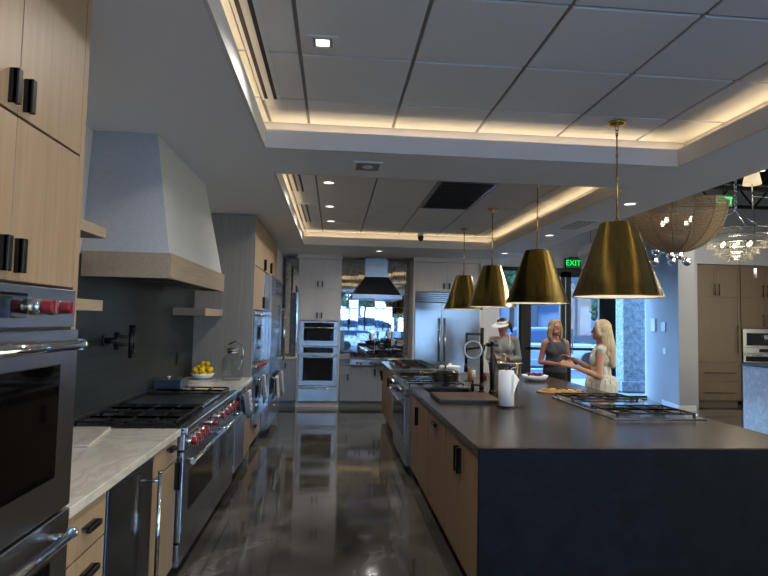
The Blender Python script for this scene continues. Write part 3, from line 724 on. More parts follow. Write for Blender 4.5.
part('spigot',MB().cyl((dx,dy-.104,.97),(dx,dy-.15,.97),.01).cyl((dx,dy-.14,.99),(dx,dy-.14,.945),.009).box(dx-.02,dy-.145,.99,dx+.02,dy-.135,.995),M['steel'],t)

# ------------------------------------------------------------------ BACK WALL (faces -y)
PB=10.5
G,GL=M['grey_cab'],M['grey_low']
solo('antique_mirror',MB().box(-.978,YB-.012,.905,-.70,YB-.002,ZC-.002),M['mirror'],'strip of antique mirror left of the grey oven tower','mirror')
t=thing('mirror_splashback','antique mirror splashback of spotted panels behind the far hood','mirror',(.77,YB,.9))
for i in range(4):
    for j in range(4):
        a=.13+i*.335;z=.93+j*.467
        tx=.004*sin(i*2.3+j);tz=.003*cos(i+j*2.1)
        x0,x1,z0,z1=a+.002,a+.333,z+.002,z+.465
        mb=MB().add([(x0,YB-.012-tx,z0),(x1,YB-.012+tx,z0),(x1,YB-.012+tx+tz,z1),(x0,YB-.012-tx+tz,z1),(x0,YB-.002,z0),(x1,YB-.002,z0),(x1,YB-.002,z1),(x0,YB-.002,z1)],
          [(0,1,2,3),(4,7,6,5),(0,4,5,1),(1,5,6,2),(2,6,7,3),(3,7,4,0)])
        part('mirror_tile',mb,M['mirror'],t)
cabinet('base_cabinet','narrow blue-grey base cabinet left of the oven tower','y-',PB,-.975,-.665,0,.86,.57,GL,[('door',-.97,-.67,.11,.855,('v',-.86,.74,.1))])
solo('worktop',MB().box(-.978,10.47,.865,-.665,YB-.013,.9),M['marble'],'short white worktop before the narrow mirror strip','worktop',bevel=.002)
t=thing('oven_tower','tall grey cabinet tower around the far microwave and oven','cabinet',(-.27,10.8,0))
part('body',MB().box(-.66,PB,.0,-.63,YB-.015,2.715).box(.09,PB,0,.12,YB-.015,2.715).box(-.63,PB+.022,1.57,.09,YB-.015,2.715).box(-.63,PB+.022,.0,.09,YB-.015,.1).box(-.63,YB-.03,.1,.09,YB-.015,1.57),G,t)
for a,b_,c_,d_,hu in((-.63,-.27,2.16,2.705,-.31),(-.27,.09,2.16,2.705,-.225),(-.63,-.27,1.58,2.155,-.31),(-.27,.09,1.58,2.155,-.225)):
    o=part('door',fbox(MB(),'y-',PB,a+.002,b_-.002,c_+.002,d_-.002,-.0205,0),G,t,bevel=.0015);pull('y-',PB,hu,c_+.09,.11,True,o)
t=thing('microwave_oven','small steel-framed oven with dark glass above the far wall oven','oven',(-.27,10.75,1.1))
part('body',MB().box(-.625,PB+.02,1.105,.085,10.98,1.565),M['dsteel'],t)
ovendoor('y-',PB,-.628,.088,1.105,1.565,t,1.445,wm=(.085,.1,.03),th=.025,r=.009,glassmat=M['oven_glass'])
t=thing('wall_oven','steel wall oven with dark window in the far grey tower','oven',(-.27,10.75,.4))
part('body',MB().box(-.625,PB+.02,.385,.085,10.98,1.095),M['dsteel'],t)
part('control_panel',fbox(MB(),'y-',PB,-.628,.088,.975,1.098,-.02,.022),M['steel'],t)
part('display',fbox(MB(),'y-',PB,-.54,.0,.985,1.085,.022,.026),M['black_glass'],t)
ovendoor('y-',PB,-.628,.088,.39,.97,t,.93,wm=(.085,.09,.07),th=.025,r=.012)
t=thing('warming_drawer','steel warming drawer under the far wall oven','drawer',(-.27,10.75,.1))
part('body',MB().box(-.625,PB+.02,.105,.085,10.98,.38),M['dsteel'],t)
dr=part('front',fbox(MB(),'y-',PB,-.628,.088,.105,.38,-.02,.025),M['steel'],t,bevel=.003);tubehandle('y-',PB-.025,-.6,.06,.345,.345,dr,r=.01)
cabinet('base_cabinet','blue-grey base cabinets under the far steel rangetop','y-',PB,.13,1.46,0,.765,.57,GL,
  [('drawer',.135,.335,.62,.76),('door',.135,.335,.11,.615,('v',.28,.55,.12)),('door',.337,.83,.11,.76,('v',.78,.64,.13)),('door',.833,1.3,.11,.76,('v',.88,.64,.13)),('door',1.303,1.455,.11,.76)])
solo('worktop',MB().box(.122,10.46,.865,.31,YB-.013,.9).box(.122,10.5,.767,.31,10.9,.865),M['grey_low'],'small grey worktop left of the far rangetop','worktop')
solo('worktop',MB().box(1.33,10.46,.865,1.465,YB-.013,.9).box(1.33,10.5,.767,1.465,10.9,.865),M['grey_low'],'small grey worktop between far rangetop and big fridge','worktop')
t=thing('rangetop','far steel gas rangetop with red knobs in front of the antique mirror','cooktop',(.82,10.75,.77))
part('body',MB().box(.315,10.48,.77,1.325,11.07,.905),M['steel'],t,bevel=.003)
cp=part('control_panel',fbox(MB(),'y-',10.48,.315,1.325,.77,.875,0,.04),M['steel'],t,bevel=.004)
part('bullnose',MB().cyl((.315,10.45,.89),(1.325,10.45,.89),.02),M['steel'],t)
for u in(.445,.52,.70,.78,.95,1.03,1.18,1.25): knob('y-',10.44,u,.815,t,.022)
for a,b_ in((.33,.66),(.665,.985),(.99,1.31)): grate(a,b_,10.5,11.03,.935,t)
t=thing('range_hood','dark steel chimney hood over the far rangetop','range hood',(.78,10.85,2.0))
part('canopy',MB().loft([[(.34,10.48,2.08),(1.24,10.48,2.08),(1.24,11.08,2.08),(.34,11.08,2.08)],[(.57,10.78,2.43),(1.01,10.78,2.43),(1.01,11.08,2.43),(.57,11.08,2.43)]]),M['dsteel'],t)
part('rim',MB().box(.33,10.47,2.0,1.25,11.085,2.08),M['steel'],t,bevel=.004)
part('chimney',MB().box(.575,10.79,2.43,1.005,11.085,ZC-.003),M['steel_v'],t)
t=thing('fridge','wide stainless built-in fridge with louvred grille at the back wall','fridge',(2.1,10.8,0))
part('body',MB().box(1.50,10.52,.1,2.74,11.08,2.15).box(1.52,10.58,0,2.72,11.05,.1),M['dsteel'],t)
g=part('grille',MB().box(1.505,10.5,1.96,2.735,10.525,2.15),M['dsteel'],t)
for i in range(5): part('louvre',MB().box(1.51,10.485,1.975+i*.036,2.73,10.51,1.995+i*.036),M['steel'],g)
dl=part('door',MB().box(1.505,10.46,.62,2.0,10.515,1.95),M['steel'],t,bevel=.004);tubehandle('y-',10.46,1.955,1.955,.85,1.66,dl,r=.014)
d2=part('door',MB().box(2.005,10.46,.62,2.735,10.515,1.95),M['steel'],t,bevel=.004);tubehandle('y-',10.46,2.06,2.06,.85,1.66,d2,r=.014)
for z0,z1 in((.12,.36),(.365,.615)):
    dr=part('drawer',MB().box(1.505,10.46,z0,2.735,10.515,z1),M['steel'],t,bevel=.004);tubehandle('y-',10.46,1.56,2.68,z1-.05,z1-.05,dr,r=.012)
cabinet('wall_cabinet','grey two-door cabinet above the built-in fridge at the back wall','y-',PB,1.50,2.74,2.16,2.715,.58,G,
  [('door',1.505,2.1,2.165,2.71,('v',2.05,2.27,.11)),('door',2.103,2.735,2.165,2.71,('v',2.155,2.27,.11))])
struct('trim_8',MB().box(1.465,10.47,0,1.498,YB-.013,2.72).box(2.742,10.47,0,2.815,YB-.002,2.72).box(-.7,10.49,2.717,.13,YB-.015,ZC-.002).box(1.465,10.49,2.72,2.815,YB-.013,ZC-.002),G)

# ------------------------------------------------------------------ ISLAND
t=thing('island_worktop','large dark stone island top with a black stone waterfall end','worktop',(1.8,5.5,0))
zs0,zs1=.88,.92
top=MB()
for q in((.80,3.068,2.80,4.86),(.80,4.86,.92,5.88),(1.41,4.86,2.80,5.88),(.92,5.80,1.41,5.88),(1.42,5.88,2.80,7.12),(.80,7.12,2.80,7.6),(.80,7.6,1.60,9.45)):
    top.box(q[0],q[1],zs0,q[2],q[3],zs1)
part('top_slab',top,M['granite'],t)
part('waterfall_panel',MB().box(.80,3.035,0,2.80,3.0675,.92),M['granite_f'],t,label='black leathered stone end panel')
PI_=.82
IW=M['oak_isl']
cabinet('island_cabinet','oak island cabinet with two upright pulls next to the waterfall end','x-',PI_,3.072,4.05,0,.878,.62,IW,[('door',3.077,3.60,.11,.872,('v',3.565,.73,.16)),('door',3.603,4.045,.11,.872,('v',3.64,.73,.16))])
cabinet('island_cabinet','oak island front with one level pull, between the door pairs and the sink unit','x-',PI_,4.052,4.80,0,.878,.62,IW,[('door',4.057,4.797,.11,.872,('h',4.43,.80,.16))])
cabinet('island_cabinet','oak island sink cabinet with one upright pull beside the island range','x-',PI_,4.802,5.885,0,.67,.60,IW,[('door',4.807,5.46,.11,.872,('v',5.39,.70,.17)),('door',5.463,5.88,.11,.872)])
cabinet('island_cabinet','oak island cabinet beyond the island range','x-',PI_,7.12,8.3,0,.878,.62,IW,[('door',7.125,7.7,.11,.872,('v',7.25,.7,.16)),('door',7.703,8.297,.11,.872,('v',8.2,.7,.16))])
cabinet('island_cabinet','oak island cabinet at the far end facing the blue-grey units','x-',PI_,8.302,9.43,0,.878,.7,IW,[('door',8.307,8.87,.11,.872),('door',8.873,9.425,.11,.872,('v',9.3,.7,.16))])
solo('island_back_unit',MB().box(1.46,3.07,.1,2.77,7.55,.878).box(1.5,3.1,0,2.7,7.5,.1),M['oak_isl'],'oak storage block under the wide side of the island top','cabinet')
# island range
t=thing('range','compact stainless range with glass oven door built into the island side','range',(1.1,6.5,0))
part('body',MB().box(.80,5.892,.12,1.405,7.108,.905).box(.86,5.95,0,1.4,7.05,.12),M['steel'],t)
part('cooktop',MB().box(.745,5.892,.905,1.415,7.108,.922),M['steel'],t,bevel=.004)
cp=part('control_panel',fbox(MB(),'x-',.80,5.892,7.108,.83,.905,0,.055),M['steel'],t,bevel=.004)
for u in(6.05,6.2,6.8,6.95): knob('x-',.745,u,.865,t,.02,red=False)
ovendoor('x-',.79,5.895,7.105,.30,.82,t,.77,wm=(.12,.1,.12),th=.035,r=.012)
part('kick_panel',fbox(MB(),'x-',.80,5.895,7.105,.10,.292,-.01,.03),M['steel'],t,bevel=.004)
part('griddle',MB().box(.80,6.35,.922,1.38,6.75,.935),M['chrome'],t,bevel=.003)
grate(.80,1.38,6.77,7.09,.945,t);grate(.80,1.38,5.91,6.33,.945,t)
# pot
px_,py_=1.22,6.1
t=thing('saucepan','black saucepan with glass lid and brass handles on the island range','pan',(px_,py_,.958))
part('body',MB().lathe([(.001,0),(.12,0),(.138,.008),(.14,.095),(.145,.10),(.134,.10),(.132,.01),(.001,.006)],(px_,py_,.958),36),M['matte_black'],t)
part('handle',MB().tube([(px_-.138,py_-.01,1.03),(px_-.2,py_-.03,1.045),(px_-.29,py_-.05,1.062)],[.007,.009,.011],10),M['brass'],t)
part('helper_handle',MB().tube([(px_+.03,py_-.134,1.03),(px_+.04,py_-.172,1.035),(px_-.01,py_-.177,1.035),(px_-.02,py_-.134,1.03)],.005,8),M['brass'],t)
ld=part('lid',MB().lathe([(.142,0),(.134,.01),(.08,.03),(.02,.036),(.001,.036)],(px_,py_,1.06),32),M['clear'],t,solid=.003)
part('lid_knob',MB().lathe([(.001,.0),(.008,0),(.008,.02),(.018,.026),(.02,.036),(.001,.042)],(px_,py_,1.096),20),M['brass'],ld)
# sink
t=thing('sink','black undermount workstation sink set in the island top','sink',(1.16,5.33,.68))
w=MB().box(.925,4.865,.68,1.405,5.795,.69).box(.921,4.861,.69,.932,5.799,.912).box(1.398,4.861,.69,1.409,5.799,.912).box(.932,4.861,.69,1.398,4.872,.912).box(.932,5.788,.69,1.398,5.799,.912)
part('basin',w,M['matte_black'],t)
part('drain',MB().cyl((1.16,5.5,.69),(1.16,5.5,.694),.045),M['dsteel'],t)
part('ledge',MB().box(.932,5.3,.895,1.398,5.31,.905),M['matte_black'],t)
t=thing('cutting_board','thick walnut cutting board with black edge across the near end of the sink','board',(1.16,4.95,.9205))
part('board',MB().box(.90,4.70,.9205,1.43,5.22,.945),M['matte_black'],t,bevel=.002)
part('wood_face',MB().box(.905,4.705,.945,1.425,5.215,.952),M['boardw'],t,bevel=.001)
# faucet
fx,fy=1.47,5.42
t=thing('kitchen_faucet','tall black sprung faucet with steel ring behind the island sink','faucet',(fx,fy,.92))
part('base',MB().cyl((fx-.03,fy,.9205),(fx-.03,fy,.945),.034).cyl((fx-.03,fy,.945),(fx-.03,fy,1.02),.024),M['black'],t)
part('post',MB().cyl((fx-.03,fy,1.0),(fx-.03,fy,1.53),.019),M['black'],t)
part('top_bar',MB().box(fx-.195,fy-.012,1.475,fx-.03,fy+.012,1.5).box(fx-.045,fy-.015,1.52,fx-.015,fy+.015,1.55),M['black'],t)
part('spray_arm',MB().cyl((fx-.185,fy,1.16),(fx-.185,fy,1.48),.014).cyl((fx-.185,fy,1.12),(fx-.185,fy,1.2),.019).cyl((fx-.18,fy,1.34),(fx-.03,fy,1.36),.009),M['black'],t)
part('hose_ring',MB().torus((fx-.125,fy-.02,1.335),.084,.011,'y',48,10),M['ring'],t,label='bright steel ring')
part('lever',MB().cyl((fx-.03,fy,.99),(fx-.10,fy,1.0),.009),M['black'],t)
t=thing('filter_tap','black straight filter tap right of the tall ringed faucet','faucet',(1.55,5.45,.92))
part('post',MB().cyl((1.55,5.45,.9205),(1.55,5.45,1.38),.02).cyl((1.55,5.45,.9205),(1.55,5.45,.95),.03),M['black'],t)
part('head',MB().cyl((1.49,5.45,1.385),(1.61,5.45,1.385),.018).cyl((1.55,5.45,1.38),(1.55,5.45,1.42),.022),M['black'],t)
part('spout',MB().tube([(1.50,5.45,1.385),(1.47,5.43,1.38),(1.46,5.42,1.33)],.009,10),M['black'],t)
t=thing('soap_dispenser','short black soap pump left of the tall ringed faucet','dispenser',(1.385,5.55,.92))
part('base',MB().cyl((1.385,5.55,.9205),(1.385,5.55,1.0),.018),M['black'],t)
part('spout',MB().cyl((1.385,5.55,1.0),(1.385,5.55,1.03),.01).cyl((1.39,5.55,1.025),(1.30,5.55,1.02),.008),M['black'],t)
# white casserole and things beyond
t=thing('casserole','small white casserole dish on the island beyond the saucepan','dish',(1.52,7.3,.92))
part('body',MB().lathe([(.001,0),(.10,0),(.125,.02),(.135,.09),(.14,.1),(.128,.1),(.115,.02),(.001,.012)],(1.52,7.3,.9205),32),M['porcelain'],t)
part('lid',MB().lathe([(.142,0),(.13,.014),(.03,.022),(.02,.026),(.018,.04),(.001,.044)],(1.52,7.3,1.0205),32),M['porcelain'],t,solid=.003)
for i,(x,y,r,h,mt,l) in enumerate(((1.66,6.8,.03,.13,'boardl','small amber jar behind the ringed faucet'),(1.74,6.95,.028,.10,'porcelain','small white jar right of the amber jar behind the faucet'),(1.83,6.75,.032,.08,'red','short dark red jar between faucet and wine bucket'))):
    t=thing('jar',l,'jar',(x,y,.92),'small jars behind the faucet')
    part('body',MB().lathe([(.001,0),(r,0),(r,h*.8),(r*.7,h*.92),(.001,h*.92)],(x,y,.9205),20),M[mt],t)
    part('lid',MB().cyl((x,y,.9205+h*.92),(x,y,.9205+h*1.06),r*.75),M['steel'],t)
# wine bucket
wx,wy=1.73,5.62
t=thing('ice_bucket','large polished steel ice bucket with ring handle behind the paper towels','bucket',(wx,wy,.92))
part('body',MB().lathe([(.001,0),(.12,0),(.128,.01),(.165,.27),(.178,.28),(.18,.287),(.168,.287),(.158,.27),(.12,.02),(.001,.015)],(wx,wy,.9205),48),M['chrome'],t)
for s in(-1,1):
    part('ring_handle',MB().torus((wx+s*.04,wy-.172,1.13),.035,.006,'y',28,8) if s>0 else MB().torus((wx-.05,wy+.172,1.13),.035,.006,'y',28,8),M['chrome'],t)
tg=thing('serving_tongs','brass and black tongs leaning in the ice bucket','tongs',(wx-.06,wy,1.0))
part('arm',MB().cyl((wx-.03,wy,1.0),(wx-.12,wy-.03,1.29),.008),M['black'],tg)
part('arm',MB().cyl((wx-.05,wy+.03,1.0),(wx-.15,wy+.0,1.28),.006),M['brass'],tg)
tg=thing('serving_spoon','steel ladle leaning to the right in the ice bucket','spoon',(wx+.04,wy,1.0))
part('handle',MB().cyl((wx+.09,wy+.03,.98),(wx-.01,wy,1.27),.006),M['steel'],tg)
part('bowl',MB().ell((wx-.015,wy,1.285),(.03,.022,.012)),M['steel'],tg)
# paper towel roll on stand
tx,ty=1.405,4.52
t=thing('paper_towel_holder','black wire paper towel stand on the island','holder',(tx,ty,.92))
part('base',MB().torus((tx,ty,.927),.075,.005,'z',40,8).cyl((tx-.075,ty,.927),(tx+.075,ty,.927),.004).cyl((tx+.06,ty-.02,.927),(tx+.13,ty-.04,.925),.004),M['black'],t)
part('rod',MB().cyl((tx,ty,.927),(tx,ty,1.25),.006),M['black'],t)
t=thing('paper_towel_roll','white paper towel roll with a loose sheet on the black wire stand','paper towel',(tx,ty,.935))
part('roll',MB().lathe([(.018,0),(.062,0),(.062,.28),(.018,.28)],(tx,ty,.936),40,closed=True),M['paper'],t)
sh=MB();vs=[];fs=[]
for i in range(11):
    for j in range(9):
        u=i/10;v=j/8
        x=tx+.035+.045*u+.02*v*u;y=ty-.058+.03*u-.008*sin(u*4+v*2)
        z=1.205-v*(.03+.16*(1-u))-.03*u
        vs.append((x,y,z))
for i in range(10):
    for j in range(8): fs.append((i*9+j,i*9+j+1,(i+1)*9+j+1,(i+1)*9+j))
sh.add(vs,fs,True);part('loose_sheet',sh,M['paper'],t,solid=.0015)
# berry bowl
bx,by=2.40,6.6
solo('bowl',MB().lathe([(.001,.006),(.07,.006),(.12,.03),(.15,.07),(.156,.07),(.125,.022),(.07,0),(.001,0)],(bx,by,.9205),40),M['porcelain'],'shallow white bowl of berries on the island before the woman in charcoal','bowl')
M['berry']=plain('dark_berry',(92,22,34),.35)
bo=None
for k in range(38):
    a=k*2.39996;r=.012*math.sqrt(k)*1.35+.0
    if bo is None:
        bo=bpy.data.objects.new('strawberry',mesh_of('strawberry',MB().lathe([(.0005,-.015),(.008,-.01),(.013,.0),(.012,.008),(.006,.012),(.0005,.013)],(0,0,0),12),M['berry']));C.objects.link(bo);o=bo
    else: o=bo.copy();C.objects.link(o)
    o.location=(bx+r*cos(a),by+r*sin(a),.9205+.035+.045*(1-(r/.12)**2)*.8+.012+(.02 if r>.08 else 0));o.rotation_euler=(k*1.1,k*.7,k)
    setp(o,'dark red berry heaped in the shallow white island bowl','berry','berries in the white bowl')
# cheese/pineapple board
t=thing('serving_board','long wooden serving board on the island beside the big cooktop','board',(2.2,5.55,.92))
part('board',MB().prism([(2.02,5.52),(2.06,5.42),(2.42,5.30),(2.50,5.36),(2.48,5.46),(2.12,5.66)],.9205,.935),M['boardl'],t,bevel=.003)
M['pine']=plain('yellow_fruit',(222,182,70),.5)
ps=None
for k in range(14):
    u=k/13;x=2.12+.28*u+.02*sin(k*4);y=5.54-.12*u+.03*cos(k*3);z=.936+(.012 if k%3==1 else 0)
    if ps is None:
        ps=bpy.data.objects.new('pineapple_slice',mesh_of('pineapple_slice',MB().prism([(-.03,0),(-.02,.02),(.02,.024),(.035,0),(.01,-.014),(-.015,-.012)],0,.012),M['pine']));C.objects.link(ps);o=ps
    else: o=ps.copy();C.objects.link(o)
    o.location=(x,y,z);o.rotation_euler=(.05*sin(k),0,k*2.1)
    setp(o,'yellow fruit wedge on the island serving board','fruit','fruit wedges on the serving board')
# island cooktop on the right side
t=thing('cooktop','long gas cooktop with centre griddle near the right edge of the island','cooktop',(2.38,4.55,.92))
part('tray',MB().box(2.03,3.96,.9205,2.74,5.15,.932),M['steel'],t,bevel=.004)
grate(2.06,2.66,3.98,4.4,.957,t)
part('griddle',MB().box(2.06,4.42,.932,2.66,4.75,.95),M['chrome'],t,bevel=.004)
grate(2.06,2.66,4.77,5.13,.957,t)
for y in(4.05,4.2,4.5,4.8,4.95,5.06):
    k_=part('knob',MB().cyl((2.70,y,.932),(2.70,y,.958),.018,.016,20),M['steel'],t)
t=thing('cooktop','gas cooktop with maroon burner caps at the far end of the island','cooktop',(1.2,8.6,.92))
part('tray',MB().box(.90,7.87,.9205,1.5,9.3,.932),M['steel'],t,bevel=.004)
for a,b_ in((7.9,8.35),(8.37,8.82),(8.84,9.28)): grate(.93,1.47,a,b_,.957,t)
M['maroon']=plain('maroon_cap',(96,30,40),.4)
for y in(8.1,8.4,8.7,9.0): part('burner_cap',MB().cyl((1.02,y,.932),(1.02,y,.972),.03),M['maroon'],t)

# ------------------------------------------------------------------ RIGHT: pantry wall and marble bar
PC=11.2;D=M['oak_dark']
def bar2(face,p,u0,u1,z0,z1,par):
    return tubehandle(face,p,u0,u1,z0,z1,par,d=.035,r=.008,mat=M['black'])
t=thing('pantry_cabinet','brown oak pantry with tall door and two drawers at the far right','cabinet',(8.0,11.5,0))
part('body',MB().box(7.53,PC+.02,.09,8.50,11.84,2.92).box(7.55,PC+.09,0,8.48,11.84,.09),D,t)
for k_,a,b_,c_,d_,h in(('door',7.54,7.965,2.24,2.86,(7.92,7.92,2.28,2.5)),('door',7.968,8.49,2.24,2.86,(8.02,8.02,2.28,2.5)),('door',7.54,8.49,.885,2.235,(8.41,8.41,1.08,1.65)),('drawer',7.54,8.49,.49,.88,(7.68,8.32,.66,.66)),('drawer',7.54,8.49,.10,.485,(7.68,8.32,.25,.25))):
    o=part(k_,MB().box(a,PC,c_,b_,PC+.019,d_),D,t,bevel=.002)
    f_=MB()
    w=.05
    for q in((a+.002,c_,a+w,d_),(b_-w,c_,b_-.002,d_),(a+w,c_,b_-w,c_+w),(a+w,d_-w,b_-w,d_)): f_.box(q[0],PC-.006,q[1]+.002,q[2],PC,q[3]-.002)
    part('frame',f_,D,o);bar2('y-',PC-.006,*h,o)
t=thing('pantry_cabinet','brown oak cabinet holding the coffee machine at the far right','cabinet',(9.0,11.5,0))
part('body',MB().box(8.51,PC+.02,1.60,9.60,11.84,2.92).box(8.51,PC+.02,.09,9.60,11.84,.88).box(8.51,PC+.02,.88,8.53,11.84,1.6).box(9.58,PC+.02,.88,9.6,11.84,1.6),D,t)
for k_,a,b_,c_,d_,h in(('door',8.52,9.05,2.24,2.86,(9.0,9.0,2.28,2.5)),('door',9.053,9.59,2.24,2.86,(9.1,9.1,2.28,2.5)),('door',8.52,9.05,1.61,2.235,(9.0,9.0,1.66,1.88)),('door',9.053,9.59,1.61,2.235,(9.1,9.1,1.66,1.88)),('drawer',8.52,9.59,.49,.87,(8.7,9.4,.66,.66)),('drawer',8.52,9.59,.10,.485,(8.7,9.4,.25,.25))):
    o=part(k_,MB().box(a,PC,c_,b_,PC+.019,d_),D,t,bevel=.002);bar2('y-',PC,*h,o)
t=thing('coffee_machine','built-in steel coffee machine above the small oven at the far right','coffee machine',(9.05,11.4,1.2))
part('body',MB().box(8.54,PC+.02,1.2,9.57,11.7,1.59),M['dsteel'],t)
part('front',MB().box(8.54,PC-.015,1.2,9.57,PC+.02,1.59),M['steel'],t,bevel=.003)
part('niche',MB().box(8.62,PC-.018,1.24,9.49,PC-.014,1.50),M['black_glass'],t)
part('spout',MB().box(8.98,PC-.06,1.38,9.12,PC-.018,1.46).cyl((9.02,PC-.04,1.34),(9.02,PC-.04,1.38),.01).cyl((9.08,PC-.04,1.34),(9.08,PC-.04,1.38),.01),M['chrome'],t)
t=thing('wall_oven','steel compact oven under the coffee machine at the far right','oven',(9.05,11.4,.9))
part('body',MB().box(8.54,PC+.02,.885,9.57,11.7,1.195),M['dsteel'],t)
part('control_panel',MB().box(8.54,PC-.015,1.08,9.57,PC+.02,1.195),M['steel'],t,bevel=.003)
part('display',MB().box(8.9,PC-.018,1.10,9.2,PC-.014,1.17),M['black_glass'],t)
ovendoor('y-',PC,8.54,9.57,.885,1.075,t,1.04,wm=(.06,.02,.06),th=.015,r=.008)
t=thing('marble_bar','pale blue-grey marble clad bar at the right edge of the picture','counter',(7.8,8.2,0))
part('body',MB().box(6.6,6.9,.0,9.2,8.66,1.0),M['marble_b'],t)
part('top',MB().box(6.57,6.87,1.0,9.23,8.69,1.04),M['matte_black'],t,bevel=.003)
# wall fittings on the angled wall
A=Vector((7.0,12.25,0));B=Vector((6.6,10.36,0));dw=(B-A).normalized();nn=Vector((-abs(dw.y),abs(dw.x)*(1 if dw.x<0 else -1),0)).normalized()
nn=Vector((dw.y,-dw.x,0)).normalized()
if nn.x>0: nn=-nn
def onwall(y): 
    s=(y-A.y)/(B.y-A.y);return A+(B-A)*s
def plate(name,y,z,wd,h,mat,label,cat,th=.012):
    c_=onwall(y)+nn*(th/2+.001)+Vector((0,0,z));return solo(name,MB().obox(c_,dw*wd/2,nn*th/2,Vector((0,0,h/2))),mat,label,cat,bevel=.003)
plate('wall_screen',11.66,1.63,.26,.27,M['white'],'white wall screen nearest the storefront on the angled wall','screen',.03)
o=plate('alarm_keypad',11.1,1.585,.24,.2,M['dsteel'],'small framed keypad beside the white wall screen','keypad',.02)
plate('light_switch',11.06,1.1,.16,.12,M['white'],'white light switch plate below the keypad on the angled wall','switch')

# ------------------------------------------------------------------ CEILING FITTINGS
def pendant(y,label):
    x=1.95;zb=1.80
    t=thing('pendant_lamp',label,'lamp',(x,y,ZT),'brass cone pendants over the island')
    part('canopy',MB().lathe([(.001,0),(.062,0),(.064,-.012),(.05,-.024),(.014,-.03),(.001,-.03)],(x,y,ZT-.001),32),M['brass'],t)
    ch=MB()
    for i in range(2): ch.torus((x,y,ZT-.045-i*.026),.014,.003,'x' if i%2 else 'y',20,8)
    part('chain_link',ch,M['brass'],t)
    r=MB().cyl((x,y,ZT-.085),(x,y,2.30),.0055,n=12)
    for z in(2.93,2.78,2.62,2.47,2.36): r.cyl((x,y,z),(x,y,z+.02),.009,n=12)
    r.torus((x,y,2.335),.013,.003,'y',16,8)
    part('rod',r,M['brass'],t)
    sh=part('shade',MB().lathe([(.001,.515),(.02,.515),(.112,.51),(.116,.505),(.297,.0),(.300,.0),(.300,-.004),(.296,-.004),(.112,.50),(.02,.505),(.001,.505)],(x,y,zb),64),M['brass'],t)
    part('inner_shade',MB().lathe([(.29,.0),(.108,.495)],(x,y,zb),48),M['white'],t)
    part('shade_rim',MB().torus((x,y,zb-.001),.298,.004,'z',64,8),M['brass'],t)
    part('bulb',MB().ell((x,y,zb+.30),(.03,.03,.045)).cyl((x,y,zb+.33),(x,y,zb+.50),.018),M['bulb'],t)
    l=bpy.data.lights.new('pendant_light','POINT');l.energy=5;l.color=(1,.82,.6);l.shadow_soft_size=.04
    lo=bpy.data.objects.new('pendant_light',l);C.objects.link(lo);lo.location=(x,y,zb+.2)
pendant(3.76,'largest-looking brass cone pendant, nearest the camera over the island')
pendant(5.32,'second brass cone pendant from the camera, above the ice bucket')
pendant(6.9,'third brass cone pendant from the camera')
pendant(8.45,'farthest brass cone pendant, in front of the steel fridge')

def arealight(x,y,z,sx,sy,e,col=(1,1,1),rot=(0,0,0),spread=PI,shape='RECTANGLE'):
    l=bpy.data.lights.new('lamp_light','AREA');l.shape=shape;l.size=sx;l.size_y=sy;l.energy=e;l.color=col;l.spread=spread
    o=bpy.data.objects.new('lamp_light',l);C.objects.link(o);o.location=(x,y,z);o.rotation_euler=rot;return o
def downlight(x,y,z,label,square=False,e=9,group='round recessed downlights'):
    t=thing('downlight',label,'ceiling light',(x,y,z),group)
    r=.055
    if square:
        part('trim_frame',MB().box(x-.075,y-.075,z-.006,x+.075,y-.05,z-.0005).box(x-.075,y+.05,z-.006,x+.075,y+.075,z-.0005).box(x-.075,y-.05,z-.006,x-.05,y+.05,z-.0005).box(x+.05,y-.05,z-.006,x+.075,y+.05,z-.0005),M['white'],t)
        part('reflector',MB().box(x-.05,y-.05,z-.003,x+.05,y+.05,z-.001),M['grid'],t);part('lens',MB().box(x-.034,y-.034,z-.005,x+.034,y+.034,z-.003),M['led'],t)
    else:
        part('trim_ring',MB().lathe([(.052,0),(.075,0),(.075,-.004),(.054,-.007)],(x,y,z-.0005),32,closed=True),M['white'],t)
        part('lens',MB().cyl((x,y,z-.004),(x,y,z-.001),.052,n=28),M['led'],t)
    arealight(x,y,z-.012,.1,.1,e*1.1,(1,.96,.9),shape='DISK',spread=2.6)
E1=E2=9
downlight(-.095,2.87,ZT,'square recessed spotlight in the nearer tiled tray','square' and True,12,None)
downlight(-.09,5.87,ZT,'recessed downlight in the far tray, nearest the camera',e=10)
downlight(-.09,7.12,ZT,'recessed downlight in the far tray, middle one of three in line',e=10)
downlight(-.08,8.2,ZT,'recessed downlight in the far tray, third and farthest in line',e=10)
downlight(.75,9.7,ZC,'recessed downlight in the flat ceiling above the dark steel hood',e=4)
downlight(2.89,9.45,ZC,'recessed downlight in the flat ceiling right of the farthest pendant')
downlight(2.87,7.37,ZC,'recessed downlight right of the far tray, beyond the second pendant',)
downlight(2.87,5.28,ZC,'recessed downlight right of the far tray, next to the nearest pendant')
for k,(x,y,z) in enumerate(((-.09,1.0,ZT),(2.0,1.0,ZT),(2.0,-.5,ZT),(2.9,1.5,ZC),(1,-2.4,ZC),(-.1,-.5,ZT))):
    downlight(x,y,z,'recessed downlight overhead behind the camera','' and False,12,'overhead downlights behind the camera')
# cove strips
WARM=(1.0,.74,.44)
for y0,y1 in(T1,T2):
    L=y1-y0;Wd=X1-X0
    for (x,y,sx,sy) in((X0-.07,(y0+y1)/2,.03,L),(X1+.08,(y0+y1)/2,.03,L),((X0+X1)/2,y0-.07,Wd,.03),((X0+X1)/2,y1+.08,Wd,.03)):
        e=.62*max(sx,sy)
        arealight(x,y,2.87,sx,sy,e,WARM,(PI,0,0))
